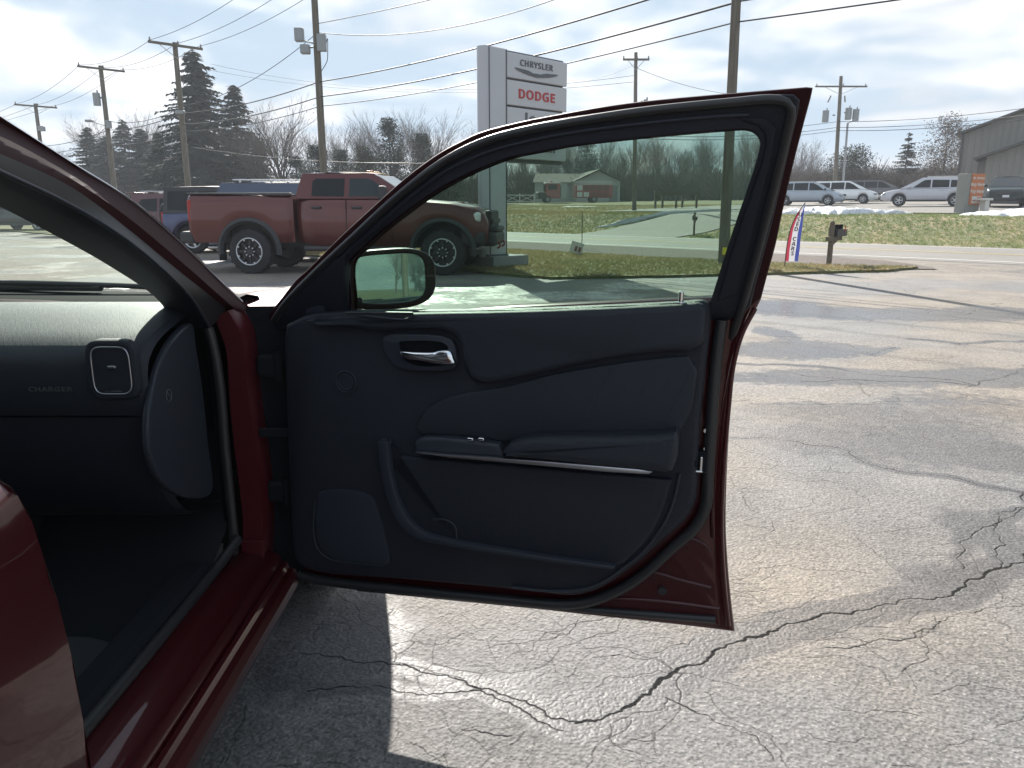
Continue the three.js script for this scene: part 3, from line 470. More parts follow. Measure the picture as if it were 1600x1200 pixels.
// pixel -> [along, up] on the door surface w = a + b * max(0, v - belt)
const BELT = 1.06, LEAN = Math.tan(23 * Math.PI / 180);
function onDoor(px, py, a = 0, b = 0) {
  const d = dirOf(px, py), r = V(d[0], d[1], -1), du = r.dot(dU), dv = r.y, dw = r.dot(dW), t = (a - b * BELT + b * eyeL.y - eyeL.z) / (dw - b * dv);
  return [eyeL.x + t * du, eyeL.y + t * dv];
}
const dpx = (l, a = 0, b = 0) => l.map(([x, y]) => onDoor(x, y, a, b));
// plate on that surface from depth t0 to t1 (towards the cabin), edges rounded
function plate(pts, a, b, t0, t1, bevel = 0.004, holes = [], seg = 2) {
  const g = extr(pts, t1 - t0, bevel, holes, seg), p = g.attributes.position;
  for (let i = 0; i < p.count; i++) p.setZ(i, a + b * (p.getY(i) - BELT) + t0 + p.getZ(i));
  g.computeVertexNormals(); return toCreasedNormals(g, 0.6);
}
const bead = (l, r, a = 0, b = 0, off = 0, seg = 60, closed = false) => tube(l.map(([u, v]) => V(u, v, a + b * (v - BELT) + off)), r, seg, 7, closed);
const dp = (name, geo, mat, parent = door) => part(name, geo, mat, parent);
const UA = -0.035, UB = LEAN;
// silhouettes in the photograph
const FR_OUT = [[412, 500], [417, 487], [432, 468], [456, 438], [476, 420], [515, 380], [538, 358], [575, 324], [610, 292], [645, 263], [682, 237], [715, 219], [745, 205], [805, 189], [877, 175], [940, 164], [1000, 156], [1070, 149], [1140, 143], [1213, 137], [1262, 133]];
const FR_REAR = [[1272, 134], [1270, 145], [1258, 190], [1245, 240], [1233, 290], [1222, 340], [1213, 383], [1200, 430], [1190, 468]];
const GL_TOP = [[540, 470], [538, 410], [562, 384], [585, 362], [615, 338], [655, 308], [690, 286], [737, 262], [792, 241], [840, 231], [892, 221], [950, 214], [1006, 208], [1080, 201], [1140, 196], [1167, 195], [1182, 200], [1192, 211], [1194, 224], [1187, 255], [1172, 300], [1158, 340], [1138, 400], [1116, 470]];
const RED_REAR = [[1190, 468], [1184, 480], [1170, 505], [1158, 535], [1150, 570], [1144, 615], [1139, 680], [1135, 760], [1134, 830], [1138, 900], [1144, 960], [1148, 991]];
const RED_BOTTOM = [[1100, 985], [1058, 980], [920, 965], [840, 956], [700, 942], [605, 932], [528, 922], [470, 914]];
const TRIM = [...spline([[445, 508], [480, 492], [540, 487], [640, 486], [800, 484], [960, 478], [1060, 473], [1100, 471], [1108, 476]], 30), ...spline([[1110, 492], [1108, 530], [1100, 600], [1094, 660], [1090, 725], [1087, 780], [1072, 812], [1036, 845], [1000, 878], [976, 896], [944, 918], [912, 930], [888, 933], [845, 928], [800, 923], [640, 908], [500, 896], [466, 884], [455, 860]], 50), ...spline([[452, 800], [448, 700], [444, 600], [442, 530]], 12)];
const TRIMo = TRIM;
{
  const rear = spline(RED_REAR, 40), bot = spline(RED_BOTTOM, 24);
  const shell = dpx([[462, 505], [800, 478], [1150, 462], ...rear, ...bot, [476, 905], [470, 700]], -0.055);
  dp('outer_panel', [plate(shell, -0.055, 0, -0.045, -0.005, 0.012, [], 3), plate(dpx([[462, 505], [800, 478], [1150, 462], ...spline([[1178, 470], [1150, 540], [1132, 620], [1122, 700], [1117, 800], [1119, 900], [1126, 975]], 30), [800, 945], [478, 908]], -0.055), -0.055, 0, -0.04, 0.012, 0.006)], carRed);
  dp('rear_flange', bead(dpx(spline([[1180, 482], [1160, 520], [1146, 570], [1138, 640], [1130, 740], [1127, 830], [1131, 910], [1138, 978]], 40), -0.03), 0.006, -0.03), carRed);
  // main weatherstrip round the lower door
  dp('weatherstrip', bead(dpx(spline([[1128, 500], [1122, 540], [1116, 600], [1110, 680], [1106, 740], [1103, 790], [1088, 822], [1050, 857], [1012, 892], [985, 912], [950, 930], [915, 941], [880, 944], [800, 938], [640, 922], [500, 906], [468, 898]], 70), -0.03), 0.014, -0.03, 0, 0, 110), rubber);
  dp('bottom_seal', bead(dpx(spline([[1118, 968], [1040, 962], [940, 954], [860, 946], [700, 931], [560, 918]], 30), -0.04), 0.010, -0.04), rubber);
  dp('bottom_flange', bead(dpx(spline([[1124, 951], [1040, 940], [960, 934]], 14), -0.045), 0.006, -0.045), carRed);
  dp('pressed_rib', [bead(dpx([[1022, 893], [1060, 905], [1111, 918]], -0.042), 0.005, -0.042), bead(dpx([[1076, 838], [1100, 850], [1110, 862]], -0.042), 0.004, -0.042), bead(dpx([[1112, 792], [1114, 840]], -0.042), 0.005, -0.042)], carRed);
  for (const [x, y, m] of [[1035, 922, 0], [1077, 787, 1]]) { const [u, v] = onDoor(x, y, m ? 0 : -0.042); dp('rubber_plug', new THREE.CylinderGeometry(0.010, 0.012, 0.012, 16).rotateX(Math.PI / 2).translate(u, v, m ? -0.012 : -0.040), rubber); }
  for (const [x, y] of [[1075, 858], [1098, 864], [1100, 888]]) { const [u, v] = onDoor(x, y, -0.042); dp('rivet', new THREE.SphereGeometry(0.0028, 8, 6).translate(u, v, -0.043), carRed); }
  const [lu, lv] = onDoor(1093, 722, -0.02); dp('latch', [rb(0.03, 0.055, 0.03, lu, lv, -0.03, 0.005), rb(0.012, 0.02, 0.02, lu - 0.012, lv, -0.012, 0.003)], gap); dp('latch_claw', [rb(0.006, 0.034, 0.012, lu + 0.004, lv, -0.012, 0.002), rb(0.028, 0.005, 0.012, lu - 0.006, lv - 0.019, -0.011, 0.002)], chrome);
  for (const y of [672, 700]) { const [u, v] = onDoor(1103, y, -0.03); dp('striker_bolt', new THREE.CylinderGeometry(0.005, 0.005, 0.008, 10).rotateX(Math.PI / 2).translate(u, v, -0.026), chrome); }
}
// window surround
{
  const out = spline(FR_OUT, 60), rear = spline(FR_REAR, 20), hole = spline(GL_TOP, 80);
  const ring = [...out, ...rear, [1150, 500], [800, 505], [420, 515]], holeB = [...hole, [1112, 482], [800, 492], [540, 494]];
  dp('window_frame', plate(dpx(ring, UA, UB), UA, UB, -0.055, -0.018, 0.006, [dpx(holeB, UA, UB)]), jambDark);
  const inset = (l, dx, dy) => l.map(([x, y]) => [x + dx, y + dy]);
  const ring2 = [...spline([[424, 503], [441, 474], [464, 445], [484, 428], [546, 368], [618, 301], [690, 246], [752, 215], [811, 198], [882, 184], [1005, 166], [1143, 153], [1213, 147], [1240, 147]], 50), ...spline([[1250, 156], [1246, 180], [1234, 230], [1220, 290], [1206, 350], [1190, 410], [1172, 480]], 24), [1140, 500], [800, 505], [430, 515]];
  dp('frame_trim', plate(dpx(ring2, UA, UB), UA, UB, -0.02, 0.004, 0.007, [dpx(holeB, UA, UB)], 3), hard);
  dp('frame_seal', bead(dpx(spline([[430, 500], [448, 474], [492, 428], [552, 372], [624, 306], [696, 252], [757, 222], [815, 206], [885, 193], [1005, 175], [1143, 161], [1205, 156], [1228, 160], [1236, 172], [1230, 205], [1212, 280], [1196, 345], [1176, 420], [1156, 490], [1138, 540], [1130, 580]], 90), UA, UB), 0.0095, UA, UB, 0.006, 130), rubber);
  dp('frame_line', bead(dpx(spline([[462, 470], [500, 432], [560, 380], [630, 318], [700, 266], [762, 238], [820, 222], [890, 208], [1005, 193], [1120, 182], [1170, 180]], 60), UA, UB), 0.004, UA, UB, 0.005, 90), hardPale);
  dp('pillar_applique', plate(dpx([[1150, 184], [1196, 186], [1213, 200], [1207, 240], [1190, 310], [1170, 385], [1150, 460], [1122, 470], [1140, 405], [1160, 342], [1175, 300], [1190, 256], [1197, 224], [1194, 208], [1184, 197], [1166, 192]], UA, UB), UA, UB, 0.001, 0.009, 0.003), hard);
  dp('window_glass', plate(dpx([[526, 500], [524, 405], ...inset(hole.slice(6, 60), 0, -8), [1200, 190], [1206, 224], [1120, 490], [800, 500]], UA, UB), UA, UB, -0.036, -0.0355, 0), pane([0.64, 0.745, 0.68]));
  // mirror corner cover
  dp('mirror_sail', plate(dpx([[440, 488], [470, 455], [505, 420], [540, 395], [541, 495], [445, 505]], UA, UB), UA, UB, -0.03, 0.012, 0.006), hard);
  dp('tweeter_cover', plate(dpx([[484, 482], [500, 476], [512, 479], [516, 488], [510, 497], [484, 500]], UA, UB), UA, UB, 0.01, 0.02, 0.003), hardPale);
}
// trim panel in layers
{
  dp('trim_panel', plate(dpx(TRIM), 0, 0, -0.05, 0, 0.014, [], 4), hard);
  // padded upper roll with its sill edge
  const roll = [...spline([[480, 500], [560, 490], [640, 489], [800, 486], [960, 480], [1060, 475], [1096, 474], [1104, 482]], 30), ...spline([[1103, 500], [1098, 535], [1080, 546], [1040, 549], [980, 556], [900, 570], [820, 588], [760, 598], [735, 590]], 30), ...spline([[725, 560], [718, 530], [700, 517], [640, 514], [590, 516], [540, 508], [500, 506]], 20)];
  dp('upper_pad', plate(dpx(roll, 0.01), 0, 0, -0.01, 0.026, 0.016, [], 4), soft);
  dp('sill_strip', bead(dpx([[540, 489], [580, 489], [645, 490]], 0.03), 0.004, 0.03), rubber);
  dp('lip_highlight', bead(dpx(spline([[560, 492], [600, 497], [638, 498], [645, 490]], 12), 0.03), 0.003, 0.03), hardPale);  // pale bead paints the highlight along the lip of the pad
  // stitched insert
  const ins = [...spline([[735, 612], [790, 603], [860, 585], [940, 571], [1010, 561], [1075, 555]], 20), ...spline([[1090, 580], [1080, 640], [1062, 676]], 8), ...spline([[1050, 676], [940, 680], [840, 680], [790, 690], [750, 684], [660, 678]], 20), ...spline([[650, 668], [665, 640], [700, 620]], 8)];
  dp('insert', plate(dpx(ins, 0.004), 0, 0, -0.01, 0.009, 0.006, [], 3), soft);
  for (const [a, b] of [[[818, 605], [775, 672]], [[880, 592], [838, 672]], [[955, 576], [905, 668]], [[1030, 560], [975, 668]], [[1082, 572], [1035, 672]]]) {
    const q = []; for (let k = 0; k <= 16; k++) { const [x, y] = [lerp(a[0], b[0], k / 16), lerp(a[1], b[1], k / 16)], [u, v] = onDoor(x, y, 0.0095), [u2, v2] = onDoor(lerp(a[0], b[0], (k + 0.55) / 16), lerp(a[1], b[1], (k + 0.55) / 16), 0.0095); q.push(rod(V(u, v, 0.0095), V(u2, v2, 0.0095), 0.0007, 0.0007, 4)); }
    dp('stitch_line', q, hardPale);
  }
  // arm rest
  const arm = [...spline([[784, 706], [795, 694], [815, 686], [850, 682], [950, 681], [1030, 679], [1056, 674]], 24), ...spline([[1060, 684], [1058, 715], [1050, 736]], 8), ...spline([[1040, 738], [950, 730], [880, 722], [800, 714]], 14)];
  dp('armrest', plate(dpx(arm, 0.05), 0, 0, -0.01, 0.062, 0.018, [], 4), soft);
  dp('armrest_seam', bead(dpx(spline([[792, 711], [812, 699], [850, 694], [950, 694], [1030, 697], [1052, 692]], 24), 0.055), 0.0012, 0.061), hardPale);
  const pull = [...spline([[648, 690], [660, 684], [720, 686], [780, 694]], 14), [786, 708], [786, 716], ...spline([[760, 716], [700, 711], [650, 708]], 8)];
  dp('switch_pod', plate(dpx(pull, 0.03), 0, 0, -0.01, 0.034, 0.008, [], 3), hardPale);
  for (const x of [735, 752]) { const [u, v] = onDoor(x, 686, 0.036); dp('window_switch', rb(0.016, 0.008, 0.012, u, v, 0.034, 0.003), chrome); }
  dp('bright_strip', plate(dpx([[648, 707], [700, 710.5], [850, 721], [1000, 733.5], [1020, 737], [1014, 741], [950, 737.5], [850, 728], [700, 714.5]], 0.055), 0, 0, 0.040, 0.056, 0.002), satin);
  // lower bin: raised rim band, then the pocket face
  const band = spline([[590, 690], [596, 740], [607, 785], [625, 820], [652, 842], [700, 853], [780, 866], [880, 881], [958, 890]], 50), bandIn = spline([[607, 690], [613, 740], [623, 780], [640, 812], [664, 832], [705, 844], [780, 857], [880, 873], [962, 884]], 50);
  dp('pocket_rim', plate(dpx([...band, ...bandIn.slice().reverse()], 0.03), 0, 0, -0.005, 0.034, 0.004), hardPale);
  dp('pocket_face', plate(dpx([...bandIn, ...spline([[975, 880], [1010, 845], [1035, 800], [1050, 750]], 12), [1000, 745], [850, 732], [700, 719], [640, 714], [608, 712]], 0.016), 0, 0, -0.005, 0.018, 0.008, [], 3), hard);
  dp('lower_edge', bead(dpx(spline([[1062, 740], [1050, 790], [1030, 830], [1000, 866], [972, 888], [940, 910], [905, 922], [860, 924], [800, 918]], 40), 0.004), 0.004, 0.002), hardPale);
  dp('speaker_grille', [plate(dpx(spline([[494, 790], [500, 770], [530, 765], [580, 775], [592, 800], [604, 850], [606, 880], [560, 878], [520, 872], [498, 850]], 40, true), 0.004), 0, 0, -0.004, 0.006, 0.004), bead(dpx(spline([[492, 782], [490, 830], [497, 858], [515, 873], [560, 880], [600, 884]], 24), 0.005), 0.002, 0.006)], hardPale);
  const [su, sv] = onDoor(540, 597, 0.004); dp('speaker_ring', [new THREE.TorusGeometry(0.028, 0.0022, 8, 40).translate(su, sv, 0.002), new THREE.TorusGeometry(0.020, 0.0016, 8, 40).translate(su, sv, 0.003), new THREE.CylinderGeometry(0.020, 0.020, 0.004, 32).rotateX(Math.PI / 2).translate(su, sv, -0.0005)], hardPale);
  dp('bottle_boss', bead(dpx(spline([[675, 812], [695, 812], [710, 822], [714, 845]], 14), 0.02), 0.0025, 0.02), hardPale);
  // release handle in its cup
  const cup = spline([[598, 530], [606, 524], [640, 522], [690, 525], [706, 532], [713, 552], [712, 572], [700, 578], [650, 579], [622, 574], [604, 556]], 60, true);
  dp('handle_cup', plate(dpx(cup, 0.018), 0, 0, -0.004, 0.020, 0.004, [dpx(spline([[622, 533], [640, 530], [690, 532], [702, 540], [706, 560], [700, 571], [650, 573], [632, 566], [624, 550]], 50, true), 0.018)]), hardPale);
  dp('cup_floor', plate(dpx(spline([[618, 530], [700, 530], [708, 560], [704, 575], [640, 577], [622, 560]], 40, true), 0.004), 0, 0, -0.004, 0.002, 0), gap);
  const hd = spline([[624, 549], [650, 549], [676, 549], [690, 546], [704, 548], [709, 560], [711, 568], [690, 570], [660, 565], [632, 560]], 50, true);
  dp('release_handle', plate(dpx(hd, 0.028), 0, 0, 0.008, 0.034, 0.011, [], 5), chrome);
  const [ku, kv] = onDoor(1064, 466, 0.0); dp('lock_knob', [new THREE.CylinderGeometry(0.0055, 0.0055, 0.026, 14).translate(ku, kv, -0.004), new THREE.SphereGeometry(0.0055, 12, 8).scale(1, 0.5, 1).translate(ku, kv + 0.013, -0.004)], chrome); dp('knob_ring', new THREE.CylinderGeometry(0.013, 0.013, 0.004, 18).translate(ku, kv - 0.011, -0.004), satin);
}
// wing mirror on the outside of the door
{
  const mg = new THREE.Group(); mg.name = 'wing_mirror'; door.add(mg);
  const c = at(603, 437, 2.10).sub(dA); mg.position.set(c.dot(dU), c.y, c.dot(dW));
  // glass looks back along the car when the door is shut, toed in towards the driver
  mg.rotation.order = 'YXZ'; mg.rotation.y = 33 * Math.PI / 180; mg.rotation.x = -0.05;
  const face = (w, h, e = 3.2) => { const o = []; for (let k = 0; k < 56; k++) { const a = k / 56 * 6.2832, cc = Math.cos(a), s = Math.sin(a), q = Math.pow(Math.pow(Math.abs(cc), e) + Math.pow(Math.abs(s), e), -1 / e); const x = cc * q * w, y = s * q * h; o.push([x, y + (y < 0 ? -0.10 * x * (x < 0 ? 0.8 : 0) : 0) + 0.05 * x]); } return o; };
  const ring = face(0.137, 0.082), gl = face(0.104, 0.066, 4.2).map(([x, y]) => [x + 0.004, y + 0.002]);
  const rows = [[1, 0.0], [1.02, -0.03], [0.98, -0.07], [0.84, -0.105], [0.5, -0.125], [0.02, -0.13]].map(([k, z]) => [...ring, ring[0]].map(([x, y]) => V(x * k, y * k, z)));
  part('mirror_housing', [loft(rows, { crease: 0.6 }), extr(ring, 0.014, 0.004, [gl]).translate(0, 0, -0.006)], std([0.03, 0.012, 0.014], 0.25), mg);
  part('mirror_glass', new THREE.ShapeGeometry(shapeOf(gl.map(([x, y]) => [x * 1.02, y * 1.02]))).translate(0, 0, -0.001), std([0.82, 0.85, 0.86], 0.0, { metalness: 1 }), mg);
  part('mirror_arm', [rb(0.10, 0.05, 0.06, -0.10, -0.055, -0.03, 0.02)], std([0.03, 0.012, 0.014], 0.3), mg);
}
// ---------------------------------------------------------------- parked vehicles: x forward, y up, z to the vehicle's own right
const tyreM = std([0.022, 0.022, 0.024], 0.85), rimM = std([0.5, 0.51, 0.53], 0.3, { metalness: 0.9 }), rimDark = std([0.05, 0.05, 0.055], 0.4, { metalness: 0.5 });
const plasticM = std([0.03, 0.031, 0.034], 0.6), glassM = new THREE.MeshPhysicalMaterial({ color: C(0.018, 0.022, 0.025), roughness: 0.08, specularIntensity: 0.35 }), screenM = new THREE.MeshPhysicalMaterial({ color: C(0.030, 0.040, 0.045), roughness: 0.05, specularIntensity: 0.45 });
const headM = std([0.30, 0.31, 0.33], 0.1, { metalness: 0.3 }), lampM = std([0.62, 0.64, 0.66], 0.12, { metalness: 0.55 }), tailM = std([0.32, 0.012, 0.012], 0.2), amberM = std([0.55, 0.22, 0.03], 0.3), plateM = std([0.7, 0.7, 0.72], 0.5);
// lower body as a skin over stations; wheel arches are left open
function bodySkin(o) {
  const N = o.n ?? 64, rows = [], { L, hw, sill } = o;
  const st = []; for (let i = 0; i <= N; i++) st.push(L * i / N); for (const c of [o.wr, o.wf]) for (const k of [-1, -0.98, -0.9, 0.9, 0.98, 1]) st.push(c + k * o.ar); st.sort((a, b) => a - b); while (st[0] < 0) st.shift(); while (st[st.length - 1] > L) st.pop();
  for (const s of st) {
    const top = interp(o.top, s), e = Math.min(s, L - s), rd = o.round ?? 0.5, tp = o.nose * Math.pow(1 - clamp(e / rd), 2.2), w = hw - tp;
    let b = sill + (o.lift ?? 0.12) * Math.pow(1 - clamp(e / 0.55), 2);
    for (const c of [o.wr, o.wf]) { const d = Math.abs(s - c); if (d < o.ar) b = Math.max(b, o.wy + Math.sqrt(o.ar * o.ar - d * d)); }
    b = Math.min(b, top - 0.06);
    const tk = o.tuck ?? 0.03, cr = o.crown ?? 0.02, y = (t) => lerp(b, top, t);
    const r = [[w - tk - 0.03, b], [w - tk * 0.4, y(0.18)], [w, y(0.45)], [w - 0.004, y(0.66)], [w - 0.012, y(0.74)], [w - 0.02, y(0.88)], [w - 0.045, y(0.96)], [w - 0.09, top], [w * 0.55, top + cr * 0.7], [0, top + cr]];
    rows.push([...r.map(([z, yy]) => V(s, yy, z)), ...r.slice(0, -1).reverse().map(([z, yy]) => V(s, yy, -z))]);
  }
  const cap = (r) => { const n = r.length, h = (n - 1) / 2, a = [], b = []; for (let i = 0; i <= h; i++) { a.push(r[i]); b.push(r[n - 1 - i]); } return loft([a, b]); };
  return [loft(rows, { crease: 0.55 }), cap(rows[0]), cap(rows[rows.length - 1])];
}
// cabin: straight-sided, narrowing upwards. base [rear, front], roof [rear, front]
function cabinGeo(c) {
  const n = 6, rows = [];
  for (let i = 0; i <= n; i++) { const t = i / n, y = lerp(c.y0, c.y1, t), s0 = lerp(c.base[0], c.roof[0], t), s1 = lerp(c.base[1], c.roof[1], t), w = lerp(c.w0, c.w1, t); rows.push([V(s0, y, -w), V(s0, y, w), V(s1, y, w), V(s1, y, -w), V(s0, y, -w)]); }
  const r = [0, 0.5, 1].map((k) => [0, 0.12, 0.5, 0.88, 1].map((m) => V(lerp(c.roof[0], c.roof[1], m), c.y1 + 0.03 * (1 - Math.pow(2 * m - 1, 2)) + (k === 0.5 ? 0.03 : 0), lerp(-c.w1, c.w1, k))));
  return [loft(rows, { crease: 0.3 }), loft(r, { crease: 0.9 })];
}
const cabSide = (c, s, y, side, out = 0.006) => { const t = (y - c.y0) / (c.y1 - c.y0); return V(s, y, side * (lerp(c.w0, c.w1, t) + out)); };
function poly3(pts) { const g = new THREE.BufferGeometry(), tri = THREE.ShapeUtils.triangulateShape(pts.map((p) => p.uv), []), a = []; for (const t of tri) for (const k of t) a.push(pts[k].x, pts[k].y, pts[k].z); g.setAttribute('position', new THREE.Float32BufferAttribute(a, 3)); g.computeVertexNormals(); return g; }
function sideGlass(c, pts, side) { return poly3(pts.map(([s, y]) => { const p = cabSide(c, s, y, side); p.uv = new THREE.Vector2(s, y); return p; })); }
function endGlass(c, end, m = 0.1, lo = 0.06, hi = 0.94) { // end 1 = windscreen, 0 = tailgate glass
  const q = [], f = (t, z) => { const w = lerp(c.w0, c.w1, t) - m, s = lerp(c.base[end], c.roof[end], t) + (end ? 0.008 : -0.008); const p = V(s, lerp(c.y0, c.y1, t) + 0.004, z * w); p.uv = new THREE.Vector2(z * w, t); return p; };
  for (const [t, z] of [[lo, -1], [lo, 1], [hi, 1], [hi, -1]]) q.push(f(t, z)); return poly3(q);
}
function wheels(t, o) { for (const s of [-1, 1]) for (const x of [o.wr, o.wf]) { const w = roadWheel(t, x, o.wy, s * (o.hw - o.tw / 2 - 0.02), o.wy, o.tw, 1, tyreM, o.rim ?? rimM, o.spokes ?? 5, o.share ?? 0.64, rimDark); if (s < 0) w.rotation.y = Math.PI; } 
  part('underbody', [bx(o.L * 0.86, 0.16, o.hw * 1.5, o.L * 0.5, o.sill + 0.10, 0), ...[o.wr, o.wf].map((x) => bx(o.ar * 2.1, o.wy * 1.2, o.hw * 1.3, x, o.wy * 1.45, 0))], plasticM, t); }
function wagon(o) { // a closed family vehicle
  const t = thing(o.name, o.label, o.category ?? 'car', [0, 0, 0], 0, o.group), c = o.cab, m = paint(o.color, o.paintOpt);
  part('body', bodySkin(o), m, t);
  part('cabin', cabinGeo(c), o.cabMat ?? m, t);
  for (const s of [-1, 1]) { for (const w of o.windows) part('window', sideGlass(c, w, s), glassM, t);
    part('headlight', rb(0.42, 0.15, 0.30, o.L - 0.30, interp(o.top, o.L - 0.3) - (o.lampDrop ?? 0.15), s * (o.hw - 0.20), 0.06), headM, t);
    part('tail_light', rb(0.10, o.tailH ?? 0.34, 0.16, 0.10, c.y0 - 0.1, s * (o.hw - 0.16), 0.03), tailM, t);
    part('door_mirror', rb(0.12, 0.14, 0.2, c.base[1] - 0.55, c.y0 + 0.10, s * (o.hw + 0.08), 0.04), o.mirrorMat ?? m, t);
    for (const x of o.handles) part('door_handle', rb(0.18, 0.03, 0.03, x, c.y0 - 0.1, s * (o.hw + 0.002), 0.01), o.trimMat ?? m, t);
    part('sill_trim', rb(o.wf - o.wr - 2 * o.ar, 0.1, 0.05, (o.wf + o.wr) / 2, o.sill + 0.05, s * (o.hw - 0.02), 0.02), plasticM, t); }
  part('windscreen', endGlass(c, 1), screenM, t); part('tailgate_window', endGlass(c, 0, 0.12, 0.1, 0.9), glassM, t);
  part('grille', rb(0.10, 0.16, o.hw * 1.0, o.L - 0.03, o.grilleY ?? 0.72, 0, 0.02), plasticM, t); part('lower_intake', rb(0.06, 0.12, o.hw * 1.1, o.L - 0.02, 0.40, 0, 0.02), plasticM, t);
  part('number_plate', bx(0.02, 0.12, 0.32, o.L + 0.015, 0.55, 0), plateM, t);
  if (o.rails) for (const s of [-1, 1]) part('roof_rail', [rb(c.roof[1] - c.roof[0] - 0.5, 0.03, 0.03, (c.roof[0] + c.roof[1]) / 2, c.y1 + 0.075, s * (c.w1 - 0.08), 0.01), ...[-0.4, 0, 0.4].map((k) => bx(0.05, 0.06, 0.03, (c.roof[0] + c.roof[1]) / 2 + k * (c.roof[1] - c.roof[0] - 0.5), c.y1 + 0.04, s * (c.w1 - 0.08)))], o.railMat ?? rimM, t);
  if (o.spoiler) part('spoiler', rb(0.28, 0.05, c.w1 * 1.8, c.roof[0] - 0.08, c.y1 + 0.02, 0, 0.02), m, t);
  wheels(t, o);
  return t;
}
// put a vehicle so that its middle stands at [sideways, ahead], nose pointing to compass angle a (0 = to the picture's far distance, 90 = to +x)
function park(t, L, x, f, a, y = 0) { const th = (90 - a) * Math.PI / 180, c = Math.cos(th), s = Math.sin(th); t.rotation.y = th; t.position.set(x - c * L / 2, y, -f + s * L / 2); }
const VAN = { L: 5.1, hw: 0.98, sill: 0.24, wr: 1.0, wf: 4.02, ar: 0.39, wy: 0.335, tw: 0.22, nose: 0.2, round: 0.7, top: [[0, 0.98], [0.15, 1.04], [3.6, 1.04], [4.0, 1.03], [4.6, 0.93], [4.95, 0.78], [5.1, 0.62]], cab: { y0: 1.03, y1: 1.70, base: [0.08, 4.35], roof: [0.42, 2.95], w0: 0.93, w1: 0.74 }, handles: [2.0, 3.0],
  windows: [[[0.55, 1.10], [1.55, 1.08], [1.55, 1.58], [0.72, 1.57]], [[1.63, 1.08], [2.6, 1.07], [2.6, 1.60], [1.63, 1.59]], [[2.68, 1.07], [3.75, 1.07], [3.30, 1.40], [2.95, 1.58], [2.68, 1.60]]] };
const SUV = { L: 4.85, hw: 0.97, sill: 0.30, wr: 0.98, wf: 3.88, ar: 0.42, wy: 0.37, tw: 0.24, nose: 0.17, round: 0.6, top: [[0, 1.0], [0.12, 1.08], [3.2, 1.07], [3.5, 1.08], [4.3, 1.0], [4.7, 0.88], [4.85, 0.72]], cab: { y0: 1.07, y1: 1.68, base: [0.06, 3.85], roof: [0.40, 2.75], w0: 0.92, w1: 0.74 }, handles: [1.75, 2.75], rails: true,
  windows: [[[0.5, 1.16], [1.3, 1.13], [1.3, 1.57], [0.75, 1.55]], [[1.38, 1.13], [2.3, 1.12], [2.3, 1.59], [1.38, 1.57]], [[2.38, 1.12], [3.35, 1.12], [2.85, 1.50], [2.7, 1.58], [2.38, 1.59]]] };
const across = 'vehicles parked on the raised lot across the road', rowHere = 'vehicles parked in the lot behind the pickup';
const onLot = (x, f) => hill(x, f) + 0.05;
